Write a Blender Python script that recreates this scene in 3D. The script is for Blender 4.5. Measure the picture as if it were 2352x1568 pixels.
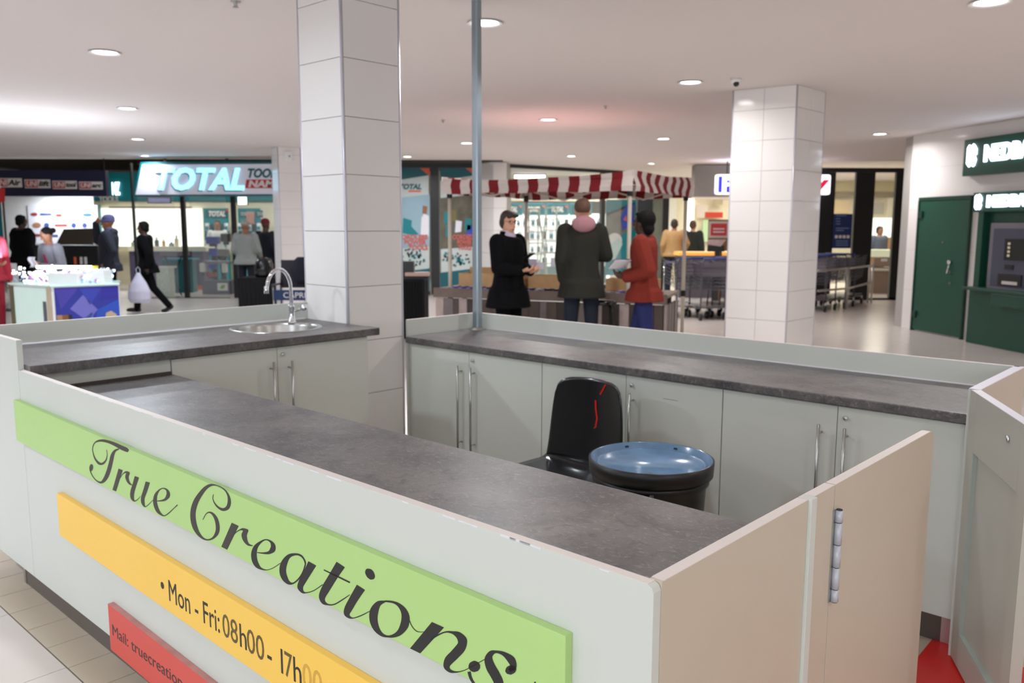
import bpy, bmesh, math, random
from mathutils import Vector, Matrix, Quaternion

for _o in list(bpy.data.objects):
    bpy.data.objects.remove(_o)
scene = bpy.context.scene
COL = scene.collection
PI = math.pi

# ------------------------------------------------------------ camera
FPX, PITCH, ROLL = 1939.0, math.radians(7.8183), math.radians(0.1489)
CAM_H = 1.55
_cp, _sp, _cr, _sr = math.cos(PITCH), math.sin(PITCH), math.cos(ROLL), math.sin(ROLL)
FWD = Vector((0, _cp, -_sp)); UP0 = Vector((0, _sp, _cp)); RT0 = Vector((1, 0, 0))
RT = RT0 * _cr + UP0 * _sr; UPV = UP0 * _cr - RT0 * _sr
cam_d = bpy.data.cameras.new('camera'); cam = bpy.data.objects.new('camera', cam_d)
COL.objects.link(cam)
cam_d.sensor_fit = 'HORIZONTAL'; cam_d.sensor_width = 36.0; cam_d.lens = FPX / 2352 * 36
_m = Matrix((RT, UPV, -FWD)).transposed().to_4x4(); _m.translation = (0, 0, CAM_H)
cam.matrix_world = _m
cam_d.clip_start = 0.05; cam_d.clip_end = 200
cam_d.dof.use_dof = True; cam_d.dof.focus_distance = 1.9; cam_d.dof.aperture_fstop = 5.2
scene.camera = cam

def at(px, py, Y):
    """world point at depth Y seen in the photograph at (px, py)"""
    d = FWD + RT * ((px - 1176) / FPX) + UPV * ((784 - py) / FPX)
    return Vector((0, 0, CAM_H)) + d * (Y / d.y)

# ------------------------------------------------------------ world, exposure
world = bpy.data.worlds.new('world'); scene.world = world
world.use_nodes = True
world.node_tree.nodes['Background'].inputs[0].default_value = (0.75, 0.82, 0.95, 1)
world.node_tree.nodes['Background'].inputs[1].default_value = 0.25
vs = scene.view_settings
vs.view_transform = 'Standard'; vs.look = 'None'; vs.gamma = 1.0; vs.use_curve_mapping = False
vs.exposure = -0.07
CEIL = 2.9
# added daylight, as if through an unseen entrance behind the camera (window_added)
_dl = bpy.data.lights.new('added_daylight', 'AREA'); _dl.shape = 'RECTANGLE'; _dl.size = 8.8; _dl.size_y = 2.6
_dl.energy = 310.0; _dl.color = (0.86, 0.97, 1.04)
_dlo = bpy.data.objects.new('added_daylight', _dl); COL.objects.link(_dlo)
_dlo.location = (-3.0, -6.15, 1.38); _dlo.rotation_euler = (math.radians(90), 0, 0)

# ------------------------------------------------------------ materials
def lin(c):
    c = c / 255.0
    return c / 12.92 if c <= 0.04045 else ((c + 0.055) / 1.055) ** 2.4
def rgb(c): return (lin(c[0]), lin(c[1]), lin(c[2]), 1.0)
MATS = {}
def mat(name, c, rough=0.5, metal=0.0, emit=0.0, ecol=None, var=0.06, vs_=6.0, bump=0.0, bs=60.0, spec=0.5, alpha=None, trans=0.0, coat=0.0):
    """procedural principled material: base colour varied by noise, optional fine bump"""
    if name in MATS: return MATS[name]
    m = bpy.data.materials.new(name); m.use_nodes = True
    nt = m.node_tree; b = nt.nodes['Principled BSDF']
    col = rgb(c)
    tc = nt.nodes.new('ShaderNodeTexCoord')
    if var > 0:
        n = nt.nodes.new('ShaderNodeTexNoise'); n.inputs['Scale'].default_value = vs_; n.inputs['Detail'].default_value = 4
        nt.links.new(tc.outputs['Object'], n.inputs['Vector'])
        mx = nt.nodes.new('ShaderNodeMix'); mx.data_type = 'RGBA'
        mx.inputs['A'].default_value = tuple(x * (1 - var) for x in col[:3]) + (1,)
        mx.inputs['B'].default_value = tuple(min(1, x * (1 + var)) for x in col[:3]) + (1,)
        nt.links.new(n.outputs['Fac'], mx.inputs['Factor']); nt.links.new(mx.outputs['Result'], b.inputs['Base Color'])
    else:
        b.inputs['Base Color'].default_value = col
    b.inputs['Roughness'].default_value = rough; b.inputs['Metallic'].default_value = metal
    b.inputs['Specular IOR Level'].default_value = spec
    if coat: b.inputs['Coat Weight'].default_value = coat; b.inputs['Coat Roughness'].default_value = 0.08
    if emit > 0:
        b.inputs['Emission Color'].default_value = rgb(ecol or c); b.inputs['Emission Strength'].default_value = emit
    if alpha is not None: b.inputs['Alpha'].default_value = alpha
    if trans: b.inputs['Transmission Weight'].default_value = trans
    if bump > 0:
        n2 = nt.nodes.new('ShaderNodeTexNoise'); n2.inputs['Scale'].default_value = bs; n2.inputs['Detail'].default_value = 3
        nt.links.new(tc.outputs['Object'], n2.inputs['Vector'])
        bp = nt.nodes.new('ShaderNodeBump'); bp.inputs['Strength'].default_value = bump; bp.inputs['Distance'].default_value = 0.004
        nt.links.new(n2.outputs['Fac'], bp.inputs['Height']); nt.links.new(bp.outputs['Normal'], b.inputs['Normal'])
    MATS[name] = m
    return m

def worktop_mat():
    m = bpy.data.materials.new('stone_laminate'); m.use_nodes = True
    nt = m.node_tree; b = nt.nodes['Principled BSDF']; N = nt.nodes.new; L = nt.links.new
    tc = N('ShaderNodeTexCoord')
    def noise(scale, detail, stretch=(1, 1, 1), dist=0.0):
        mp = N('ShaderNodeMapping'); mp.inputs['Scale'].default_value = stretch; L(tc.outputs['Object'], mp.inputs['Vector'])
        n = N('ShaderNodeTexNoise'); n.inputs['Scale'].default_value = scale; n.inputs['Detail'].default_value = detail
        n.inputs['Distortion'].default_value = dist; L(mp.outputs['Vector'], n.inputs['Vector']); return n
    def ramp(src, p0, c0, p1, c1):
        r = N('ShaderNodeValToRGB'); e = r.color_ramp.elements
        e[0].position = p0; e[0].color = c0; e[1].position = p1; e[1].color = c1
        L(src.outputs['Fac'], r.inputs['Fac']); return r
    base = ramp(noise(5, 6, dist=0.6), 0.32, rgb((76, 74, 77)), 0.68, rgb((110, 105, 104)))
    fine = ramp(noise(48, 8, (1, 1.7, 1), 1.6), 0.54, (0, 0, 0, 1), 0.72, (1, 1, 1, 1))
    mx = N('ShaderNodeMix'); mx.data_type = 'RGBA'; mx.inputs['B'].default_value = rgb((158, 152, 147))
    mul = N('ShaderNodeMath'); mul.operation = 'MULTIPLY'; mul.inputs[1].default_value = 0.5
    L(fine.outputs['Color'], mul.inputs[0]); L(mul.outputs[0], mx.inputs['Factor']); L(base.outputs['Color'], mx.inputs['A'])
    dk = ramp(noise(22, 7, dist=1.2), 0.52, (0, 0, 0, 1), 0.72, (1, 1, 1, 1))
    mx2 = N('ShaderNodeMix'); mx2.data_type = 'RGBA'; mx2.inputs['B'].default_value = rgb((62, 58, 60))
    mul2 = N('ShaderNodeMath'); mul2.operation = 'MULTIPLY'; mul2.inputs[1].default_value = 0.7
    L(dk.outputs['Color'], mul2.inputs[0]); L(mul2.outputs[0], mx2.inputs['Factor']); L(mx.outputs['Result'], mx2.inputs['A'])
    L(mx2.outputs['Result'], b.inputs['Base Color'])
    b.inputs['Roughness'].default_value = 0.38
    bp = N('ShaderNodeBump'); bp.inputs['Strength'].default_value = 0.12; bp.inputs['Distance'].default_value = 0.002
    L(noise(180, 3).outputs['Fac'], bp.inputs['Height']); L(bp.outputs['Normal'], b.inputs['Normal'])
    return m

# ------------------------------------------------------------ mesh helpers
ORG = {}
class MB:
    def __init__(s): s.v = []; s.f = []; s.mi = []; s.cur = 0
    def add(s, vs, fs):
        n = len(s.v); s.v += [Vector(p) for p in vs]
        for q in fs: s.f.append([i + n for i in q]); s.mi.append(s.cur)
        return s
    def m(s, i): s.cur = i; return s
    def hexa(s, b, t):
        return s.add(list(b) + list(t), [(3, 2, 1, 0), (4, 5, 6, 7), (0, 1, 5, 4), (1, 2, 6, 5), (2, 3, 7, 6), (3, 0, 4, 7)])
    def box(s, x0, x1, y0, y1, z0, z1):
        return s.hexa([(x0, y0, z0), (x1, y0, z0), (x1, y1, z0), (x0, y1, z0)], [(x0, y0, z1), (x1, y0, z1), (x1, y1, z1), (x0, y1, z1)])
    def obox(s, c, sx, sy, sz, rz=0.0, rx=0.0, ry=0.0):
        M = Matrix.Translation(c) @ Matrix.Rotation(rz, 4, 'Z') @ Matrix.Rotation(ry, 4, 'Y') @ Matrix.Rotation(rx, 4, 'X')
        p = [M @ Vector((a * sx / 2, b * sy / 2, d * sz / 2)) for d in (-1, 1) for a, b in ((-1, -1), (1, -1), (1, 1), (-1, 1))]
        return s.hexa(p[:4], p[4:])
    def wall(s, p0, p1, z0, z1, t):
        """upright slab from p0 to p1 (xy), thickness t to the left of the direction"""
        d = Vector((p1[0] - p0[0], p1[1] - p0[1])).normalized(); n = Vector((-d.y, d.x)) * t
        q = [(p0[0], p0[1]), (p1[0], p1[1]), (p1[0] + n.x, p1[1] + n.y), (p0[0] + n.x, p0[1] + n.y)]
        return s.hexa([(x, y, z0) for x, y in q], [(x, y, z1) for x, y in q])
    def prism(s, pts, z0, z1):
        n = len(pts)
        return s.add([(x, y, z0) for x, y in pts] + [(x, y, z1) for x, y in pts],
                     [tuple(range(n - 1, -1, -1)), tuple(range(n, 2 * n))] + [(i, (i + 1) % n, (i + 1) % n + n, i + n) for i in range(n)])
    def yprism(s, pts, y0, y1):
        """polygon in xz extruded along y"""
        n = len(pts)
        return s.add([(x, y0, z) for x, z in pts] + [(x, y1, z) for x, z in pts],
                     [tuple(range(n)), tuple(range(2 * n - 1, n - 1, -1))] + [(i, i + n, (i + 1) % n + n, (i + 1) % n) for i in range(n)])
    def cyl(s, p0, p1, r0, r1=None, n=12, cap=True):
        r1 = r0 if r1 is None else r1
        p0 = Vector(p0); p1 = Vector(p1); d = (p1 - p0).normalized()
        a = d.orthogonal().normalized(); b = d.cross(a)
        vs = [p + (a * math.cos(2 * PI * i / n) + b * math.sin(2 * PI * i / n)) * r for p, r in ((p0, r0), (p1, r1)) for i in range(n)]
        fs = [(i, (i + 1) % n, (i + 1) % n + n, i + n) for i in range(n)]
        if cap: fs += [tuple(range(n - 1, -1, -1)), tuple(range(n, 2 * n))]
        return s.add(vs, fs)
    def tube(s, pts, r, n=8, closed=False):
        pts = [Vector(p) for p in pts]; k = len(pts); vs = []; a = None
        rr = r if isinstance(r, (list, tuple)) else [r] * k
        for i, p in enumerate(pts):
            d = (pts[(i + 1) % k] - pts[i - 1]) if closed else (pts[min(i + 1, k - 1)] - pts[max(i - 1, 0)])
            d.normalize()
            a = d.orthogonal().normalized() if a is None else (a - d * a.dot(d)).normalized()
            b = d.cross(a)
            vs += [p + (a * math.cos(2 * PI * j / n) + b * math.sin(2 * PI * j / n)) * rr[i] for j in range(n)]
        fs = []
        for i in range(k if closed else k - 1):
            i2 = (i + 1) % k
            fs += [(i * n + j, i * n + (j + 1) % n, i2 * n + (j + 1) % n, i2 * n + j) for j in range(n)]
        if not closed: fs += [tuple(range(n - 1, -1, -1)), tuple(range((k - 1) * n, k * n))]
        return s.add(vs, fs)
    def lathe(s, prof, c=(0, 0, 0), n=32, sx=1.0, sy=1.0, cap=False):
        c = Vector(c); vs = []; k = len(prof)
        for r, z in prof: vs += [c + Vector((sx * r * math.cos(2 * PI * j / n), sy * r * math.sin(2 * PI * j / n), z)) for j in range(n)]
        fs = [(i * n + j, i * n + (j + 1) % n, (i + 1) * n + (j + 1) % n, (i + 1) * n + j) for i in range(k - 1) for j in range(n)]
        if cap and prof[0][0] > 1e-6: fs.append(tuple(range(n - 1, -1, -1)))
        if cap and prof[-1][0] > 1e-6: fs.append(tuple(range((k - 1) * n, k * n)))
        return s.add(vs, fs)
    def ball(s, c, r, n=12, k=8):
        c = Vector(c); r = r if isinstance(r, (tuple, list)) else (r, r, r)
        vs = [c + Vector((0, 0, -r[2]))]
        for i in range(1, k):
            t = -PI / 2 + PI * i / k
            vs += [c + Vector((r[0] * math.cos(t) * math.cos(2 * PI * j / n), r[1] * math.cos(t) * math.sin(2 * PI * j / n), r[2] * math.sin(t))) for j in range(n)]
        vs.append(c + Vector((0, 0, r[2])))
        fs = [(0, 1 + (j + 1) % n, 1 + j) for j in range(n)]
        for i in range(k - 2): fs += [(1 + i * n + j, 1 + i * n + (j + 1) % n, 1 + (i + 1) * n + (j + 1) % n, 1 + (i + 1) * n + j) for j in range(n)]
        b = 1 + (k - 2) * n; e = len(vs) - 1
        fs += [(b + j, b + (j + 1) % n, e) for j in range(n)]
        return s.add(vs, fs)
    def data(s, name, mats, org=(0, 0, 0), smooth=False, bevel=0.0, recalc=True):
        me = bpy.data.meshes.new(name); o = Vector(org)
        me.from_pydata([v - o for v in s.v], [], s.f)
        mats = mats if isinstance(mats, (list, tuple)) else [mats]
        for q in mats: me.materials.append(q)
        if len(mats) > 1: me.polygons.foreach_set('material_index', s.mi)
        bm = bmesh.new(); bm.from_mesh(me)
        bmesh.ops.remove_doubles(bm, verts=bm.verts, dist=1e-6)
        if recalc: bmesh.ops.recalc_face_normals(bm, faces=bm.faces)
        if bevel > 0:
            es = [e for e in bm.edges if len(e.link_faces) == 2 and e.calc_face_angle(0) > 0.6]
            bmesh.ops.bevel(bm, geom=es, offset=bevel, segments=2, affect='EDGES', profile=0.6)
        bm.to_mesh(me); bm.free()
        if smooth: me.polygons.foreach_set('use_smooth', [True] * len(me.polygons))
        me.update()
        return me
    def build(s, name, mats, parent=None, org=None, smooth=False, bevel=0.0, recalc=True):
        org = ORG.get(parent.name, (0, 0, 0)) if parent is not None else (org or (0, 0, 0))
        me = s.data(name, mats, org, smooth, bevel, recalc)
        o = bpy.data.objects.new(name, me); COL.objects.link(o)
        if parent is not None: o.parent = parent
        else: o.location = org
        ORG[o.name] = org
        return o

def tag(o, label, cat=None, group=None, kind=None):
    if label: o['label'] = label
    if cat: o['category'] = cat
    if group: o['group'] = group
    if kind: o['kind'] = kind
    return o
def thing(name, label, cat, org=(0, 0, 0), group=None, rz=0.0, kind=None, frame=None):
    """Empty at the thing's base; parts are modelled in world (or frame) coordinates around org"""
    o = bpy.data.objects.new(name, None); COL.objects.link(o); o.empty_display_size = 0.1
    tag(o, label, cat, group, kind); ORG[o.name] = tuple(org)
    if frame is not None: o.matrix_world = frame @ Matrix.Translation(org)
    else: o.location = org; o.rotation_euler = (0, 0, rz)
    return o
def local(name, label, cat, loc, rz=0.0, group=None, kind=None):
    """thing modelled in its own local coordinates"""
    o = bpy.data.objects.new(name, None); COL.objects.link(o); o.empty_display_size = 0.1
    tag(o, label, cat, group, kind); ORG[o.name] = (0, 0, 0)
    o.location = loc; o.rotation_euler = (0, 0, rz)
    return o
def copy_tree(o, parent=None):
    c = o.copy(); COL.objects.link(c); ORG[c.name] = ORG.get(o.name, (0, 0, 0))
    if parent is not None: c.parent = parent
    for ch in list(o.children): copy_tree(ch, c)
    return c
def single(mb, name, mats, label, cat, org=(0, 0, 0), frame=None, group=None, kind=None, smooth=False, bevel=0.0):
    me = mb.data(name, mats, org, smooth, bevel)
    o = bpy.data.objects.new(name, me); COL.objects.link(o); tag(o, label, cat, group, kind); ORG[o.name] = tuple(org)
    if frame is not None: o.matrix_world = frame @ Matrix.Translation(org)
    else: o.location = org
    return o

def text_part(txt, name, m, parent, origin, xdir, ydir, size, depth=0.002, shear=0.0, bold=0.0, xs=1.0, align='LEFT', spacing=1.0):
    """lettering as thin mesh: origin = baseline start in the parent's modelling coordinates"""
    cu = bpy.data.curves.new('t', 'FONT'); cu.body = txt; cu.size = size; cu.extrude = depth; cu.shear = shear
    cu.offset = bold; cu.align_x = align; cu.space_character = spacing; cu.resolution_u = 3
    to = bpy.data.objects.new('t', cu); COL.objects.link(to)
    dg = bpy.context.evaluated_depsgraph_get(); dg.update()
    me = bpy.data.meshes.new_from_object(to.evaluated_get(dg))
    bpy.data.objects.remove(to); bpy.data.curves.remove(cu)
    x = Vector(xdir).normalized(); y = Vector(ydir).normalized(); z = x.cross(y)
    og = Vector(origin) - Vector(ORG.get(parent.name, (0, 0, 0)))
    M = Matrix((x * xs, y, z)).transposed().to_4x4(); M.translation = og
    me.transform(M); me.materials.clear(); me.materials.append(m); me.name = name
    o = bpy.data.objects.new(name, me); COL.objects.link(o); o.parent = parent; ORG[o.name] = ORG.get(parent.name, (0, 0, 0))
    return o
# ------------------------------------------------------------ palette
M_PANEL = mat('painted_board', (208, 211, 204), 0.42, var=0.025, vs_=3, bump=0.02, bs=90)
M_EDGE = mat('board_edge', (222, 213, 208), 0.5, var=0.04)
M_TOP = worktop_mat()
M_KICK = mat('kick_aluminium', (110, 102, 99), 0.35, 0.6, var=0.1, vs_=12)
M_STEEL = mat('brushed_steel', (186, 186, 184), 0.28, 1.0, var=0.04, vs_=20)
M_CHROME = mat('chrome', (225, 228, 232), 0.06, 1.0, var=0.0)
M_POLE = mat('pole_metal', (150, 163, 172), 0.32, 0.85, var=0.03)
M_BLACK = mat('black_frame', (24, 24, 27), 0.4, var=0.1)
M_MATTE = mat('black_fabric', (17, 17, 20), 0.9, var=0.15, bump=0.1)
M_DARK = mat('dark_grey', (52, 52, 55), 0.6)
M_TILE = mat('column_tile', (238, 234, 232), 0.10, var=0.02, vs_=2)
M_JOINT = mat('tile_joint', (176, 172, 168), 0.8)
M_TRIM = mat('corner_trim', (206, 204, 216), 0.3, 0.3)
M_WALL = mat('mall_wall', (222, 214, 208), 0.5, var=0.03)
M_CEIL = mat('ceiling_paint', (222, 214, 211), 0.85, var=0.015, vs_=0.6)
M_FLOOR = mat('floor_tile_cream', (214, 204, 198), 0.22, var=0.03, vs_=1.5)
M_FLOORW = mat('floor_tile_white', (192, 189, 184), 0.2, var=0.035, vs_=3)
M_BEIGE = mat('floor_tile_beige', (196, 182, 162), 0.35, var=0.07, vs_=5)
M_GROUT = mat('grout', (120, 112, 104), 0.9)
M_WHITE = mat('white_paint', (235, 235, 235), 0.5)
M_LAMP = mat('lamp_lens', (255, 252, 246), 0.4, emit=14, var=0)
M_LAMPC = mat('lamp_lens_cool', (244, 250, 255), 0.4, emit=14, var=0)
M_GLASS = mat('clear_glass', (235, 245, 245), 0.02, alpha=0.10, var=0, spec=0.6)
M_TEAL = mat('teal_board', (10, 128, 138), 0.4)
M_TEALD = mat('teal_deep', (6, 92, 102), 0.45)
M_NAVY = mat('navy_board', (20, 24, 58), 0.4)
M_RED = mat('red_print', (196, 38, 40), 0.45)
M_ORANGE = mat('orange_print', (224, 96, 60), 0.45)
M_WOOD = mat('pine_wood', (196, 158, 110), 0.6, var=0.15, vs_=14)
M_PAPER = mat('paper_white', (232, 232, 240), 0.6)

# ------------------------------------------------------------ kiosk frame
YAW = math.radians(42.5887)
KF = Matrix.Translation((0.2275, 1.2831, 0)) @ Matrix.Rotation(-YAW, 4, 'Z')
def K(u, v, z=0.0): return KF @ Vector((u, v, z))

# ------------------------------------------------------------ lamps of the hall
COOL = (0.88, 0.98, 1.08); WARM = (1.0, 0.98, 0.97); NEUT = (0.98, 1.0, 1.02)
_ring = MB().lathe([(0.088, 0.0), (0.115, -0.004), (0.122, -0.012), (0.118, -0.014), (0.09, -0.006), (0.088, 0.0)], n=24).data('trim_ring', M_WHITE, smooth=True)
_lens = MB().lathe([(0.0, -0.004), (0.05, -0.0045), (0.088, -0.003)], n=24).data('lens', M_LAMP, smooth=True)
_lensc = _lens.copy(); _lensc.materials[0] = M_LAMPC
def downlight(x, y, power, colr, label, seen=True):
    r = local('downlight', label, 'downlight', (x, y, CEIL), group='round recessed ceiling downlights')
    for nm, me in (('trim_ring', _ring), ('lens', _lensc if colr is COOL else _lens)):
        o = bpy.data.objects.new(nm, me); COL.objects.link(o); o.parent = r
    ld = bpy.data.lights.new('downlight_lamp', 'AREA'); ld.shape = 'DISK'; ld.size = 0.17
    ld.energy = power; ld.color = colr; ld.spread = math.radians(165)
    lo = bpy.data.objects.new('downlight_lamp', ld); COL.objects.link(lo); lo.parent = r; lo.location = (0, 0, -0.02)
PW = 40.0
VIS = [(-3.221, 6.915, COOL, 'large downlight nearest the camera on the left of the tall tiled column'),
       (-4.511, 10.157, COOL, 'downlight over the phone stall, second from the camera in the left row'),
       (-5.971, 13.756, COOL, 'downlight in the left row, third from the camera'),
       (-7.254, 17.005, COOL, 'small far downlight just above the white shop sign at left'),
       (-2.078, 17.051, NEUT, 'small far downlight just right of the tall tiled column'),
       (-0.756, 14.26, NEUT, 'downlight just left of the metal pole, near the far shops'),
       (-0.187, 5.901, NEUT, 'large downlight partly hidden behind the metal pole'),
       (0.456, 11.117, WARM, 'downlight inside the pinkish glow on the ceiling'),
       (1.148, 16.842, NEUT, 'small downlight above the striped market awning, left of centre'),
       (2.355, 13.476, WARM, 'downlight above the right corner of the striped awning'),
       (3.027, 18.759, NEUT, 'far downlight just over the awning corner'),
       (1.682, 8.247, WARM, 'bright downlight left of the shorter tiled column'),
       (5.399, 12.709, WARM, 'downlight between the shorter column and the bank wall'),
       (4.969, 21.19, NEUT, 'farthest downlight beside the lit supermarket sign'),
       (2.888, 5.338, WARM, 'downlight cut off by the top right edge of the picture')]
for x, y, c, l in VIS: downlight(x, y, PW * {1.682: 0.48, -7.254: 0.4, 5.399: 0.65}.get(x, 1.0), c, l)
HID = [(4.1, 2.4, WARM), (5.3, -0.6, WARM), (1.0, 2.9, NEUT), (2.2, 0.0, WARM), (3.4, -3.0, WARM), (-2.0, 3.8, COOL), (-0.8, 0.8, NEUT), (0.4, -2.2, NEUT),
       (-6.3, 6.6, COOL), (-5.1, 3.6, COOL), (-3.9, 0.6, COOL), (-2.7, -2.4, COOL), (-7.2, 1.5, COOL), (-6.0, -1.5, COOL), (-8.4, 9.5, COOL), (-1.5, -5.2, COOL), (-5.0, -4.5, COOL), (5.9, 7.0, WARM), (6.9, 3.8, WARM)]
for x, y, c in HID:
    downlight(x, y, PW * {(-2.0, 3.8): 0.5, (1.0, 2.9): 0.12, (-0.8, 0.8): 0.2, (-5.1, 3.6): 2.2, (-3.9, 0.6): 0.8}.get((x, y), 0.5), c, 'round ceiling downlight behind the camera, outside the picture')

# ------------------------------------------------------------ floor, ceiling, walls
fl = MB().box(-16, 13, -9, 28, -0.05, -0.004).build('floor', M_GROUT); tag(fl, 'pale glossy tiled mall floor', None, kind='structure')
ce = MB().box(-16, 13, -9, 18.0, CEIL, CEIL + 0.1); ce.box(-0.2, 13, 18.0, 28, CEIL, CEIL + 0.1)
ce = ce.build('ceiling', M_CEIL); tag(ce, 'smooth pinkish white mall ceiling', None, kind='structure')
M_VOID = mat('dark_ceiling_void', (92, 84, 76), 0.9, var=0.3)
o = MB().box(-16, -0.2, 18.0, 28, 3.3, 3.4).box(-16, -0.2, 17.95, 18.0, CEIL, 3.4).build('ceiling', M_VOID); tag(o, 'dark service ceiling above the shops', None, kind='structure')
for nm, a, b in (('wall_left', (-16, -6), (-16, 28)), ('wall_far', (-16, 28), (13, 28)), ('wall_right', (13, 28), (13, -6)), ('wall_back', (13, -6), (1.5, -6))):
    o = MB().wall(a, b, 0, 3.4, 0.15).build(nm, M_WALL); tag(o, 'plain pale mall wall', None, kind='structure')

# unseen glazed entrance, added behind the camera to frame the added daylight
g5 = tag(thing('window_added', 'wide unseen glazed entrance added behind the camera', None, (-3.0, -6, 0)), None, kind='structure')
for k in range(9): MB().box(-7.46 + k * 1.115 - 0.04, -7.46 + k * 1.115 + 0.04, -6.05, -5.97, 0, 2.7).build('mullion', M_BLACK, g5)
MB().box(-16, 1.5, -6.1, -5.95, 2.7, 3.4).build('lintel', M_WALL, g5)
MB().box(-16, -7.5, -6.1, -5.95, 0, 2.7).build('side_wall', M_WALL, g5)

# beige border tiles beside and under the kiosk, in the kiosk's direction
bt = MB().box(0, 0.201, 0, 0.196, -0.0042, 0.0).data('beige_tile', M_BEIGE, bevel=0.0012)
for i in range(-6, 19):
    for j in range(2):
        o = bpy.data.objects.new('beige_tile', bt); COL.objects.link(o); o.parent = fl
        o.matrix_local = KF @ Matrix.Translation((-3.158 + 0.2045 * i, -0.098 + 0.2 * j, 0))
o = MB().box(-3.9, 0.35, 0.31, 3.0, -0.004, 0.0).data('beige_floor', M_BEIGE)
o = bpy.data.objects.new('beige_inner_floor', o); COL.objects.link(o); o.parent = fl; o.matrix_local = KF; o['kind'] = 'stuff'

o = bpy.data.objects.new('border_floor', MB().box(0.72, 1.4, -0.09, 3.9, -0.004, -0.0012).box(-5.5, -4.39, -0.09, 3.9, -0.004, -0.0012).box(-4.389, 0.719, 3.0, 3.9, -0.004, -0.0012).box(0.351, 0.7195, 0.31, 2.999, -0.004, -0.0012).box(-4.389, -3.901, 0.31, 2.999, -0.004, -0.0012).data('border_floor', M_FLOOR)); COL.objects.link(o); o.parent = fl; o.matrix_local = KF; o['kind'] = 'stuff'
def in_view(p):
    d = p - Vector((0, 0, CAM_H)); z = d.dot(FWD)
    if z < 0.3: return None
    return 1176 + FPX * d.dot(RT) / z, 784 - FPX * d.dot(UPV) / z, z
T = 0.605; tiles = []; rest = MB()
for i in range(-40, 34):
    for j in range(-24, 40):
        u, v = -2.952 + T * i, -0.101 + T * j - T
        if u + T > -4.3 and u < 0.35 and v + T > -0.099 and v < 3.05: 
            if u > -4.28 and u + T < 0.36: continue
        c = K(u + T / 2, v + T / 2)
        if not (-15.8 < c.x < 12.8 and -8.8 < c.y < 27.5): continue
        q = in_view(c); big = 0
        if q and -40 < q[0] < 2400 and q[1] < 1600:
            x, y, z = q
            lim = 748 - 0.072 * x if x < 720 else (735 if x < 1105 else 722 + 0.0955 * (x - 1110))
            if (y < lim or (x < 260 and y > 1360) or x > 2330): big = 1 / z
        tiles.append((big, u, v, i, j))
tiles.sort(reverse=True)
wt = MB().box(0, T - 0.003, 0, T - 0.003, -0.0042, 0.0).data('floor_tile', M_FLOOR, bevel=0.001)
ww = wt.copy(); ww.materials[0] = M_FLOORW
for k, (big, u, v, i, j) in enumerate(tiles):
    if big > 0 and k < 290:
        o = bpy.data.objects.new('floor_tile', ww if (v < 0 and u < 1) else wt); COL.objects.link(o); o.parent = fl
        o.matrix_local = KF @ Matrix.Translation((u, v, 0))
    elif not (u + T > -4.29 and u < 0.36 and v + T > -0.097 and v < 3.0 and u > -4.8 and u < 0.3 and v > -0.6):
        rest.box(u, u + T - 0.003, v, v + T - 0.003, -0.0042, -0.0002)
o = bpy.data.objects.new('far_floor_tiles', rest.data('far_floor_tiles', M_FLOOR)); COL.objects.link(o); o.parent = fl; o.matrix_local = KF; o['kind'] = 'stuff'

# ------------------------------------------------------------ tiled columns
def column(label, near, dl, dr, wl, wr, joints, cols, group='white tiled columns'):
    n = Vector((near[0], near[1], 0)); dl = Vector((*dl, 0)).normalized(); dr = Vector((*dr, 0)).normalized()
    r = thing('tiled_column', label, 'column', tuple(n), group)
    c = [n, n + dr * wr, n + dr * wr + dl * wl, n + dl * wl]
    ctr = (c[0] + c[2]) / 2
    ins = [ctr + (p - ctr) * (1 - 0.016 / (p - ctr).length) for p in c]
    MB().prism([(p.x, p.y) for p in ins], 0, CEIL).build('core', M_JOINT, r)
    zs = [0.0] + joints + [CEIL]; cache = {}
    for s in range(4):
        a, b = c[s], c[(s + 1) % 4]; d = (b - a).normalized(); w = (b - a).length; nn = Vector((d.y, -d.x, 0))
        if nn.dot(a - ctr) < 0: nn = -nn
        for ci in range(cols):
            x0, x1 = 0.012 + (w - 0.024) * ci / cols, 0.012 + (w - 0.024) * (ci + 1) / cols
            for z0, z1 in zip(zs[:-1], zs[1:]):
                key = (s, round(x1 - x0, 4), round(z1 - z0, 4))
                if key not in cache:
                    p = [d * e - nn * t for e, t in ((0.0015, 0.010), (x1 - x0 - 0.0015, 0.010), (x1 - x0 - 0.0015, 0), (0.0015, 0))]
                    cache[key] = MB().hexa([q + Vector((0, 0, 0.0015)) for q in p], [q + Vector((0, 0, z1 - z0 - 0.0015)) for q in p]).data('tile', M_TILE, bevel=0.001)
                o = bpy.data.objects.new('tile', cache[key]); COL.objects.link(o); o.parent = r
                o.location = a + d * x0 + Vector((0, 0, z0)) - n
        p = a + (ctr - a).normalized() * 0.008
        MB().cyl((p.x, p.y, 0), (p.x, p.y, CEIL - 0.001), 0.008, n=8).build('corner_trim', M_TRIM, r, smooth=True)
    return r
_n = K(-3.177, 1.754); _l = K(-3.59, 1.754); _r = K(-3.177, 2.162)
column('tall white tiled column rising beside the kiosk sink', _n[:2], (_l - _n)[:2], (_r - _n)[:2], 0.413, 0.408, [0.268 + 0.312 * k for k in range(9)], 1)
column('white tiled column two tiles wide behind the kiosk, near the bank', (2.745, 8.38), (-0.53, 0.38), (0.44, 0.47), 0.65, 0.645, [0.308 + 0.298 * k for k in range(9)], 2)
column('slim tiled column in front of the tool shop sign', (-4.09, 15.0), (-0.21, 0.36), (0.36, 0.21), 0.41, 0.41, [0.268 + 0.312 * k for k in range(9)], 1)

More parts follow.
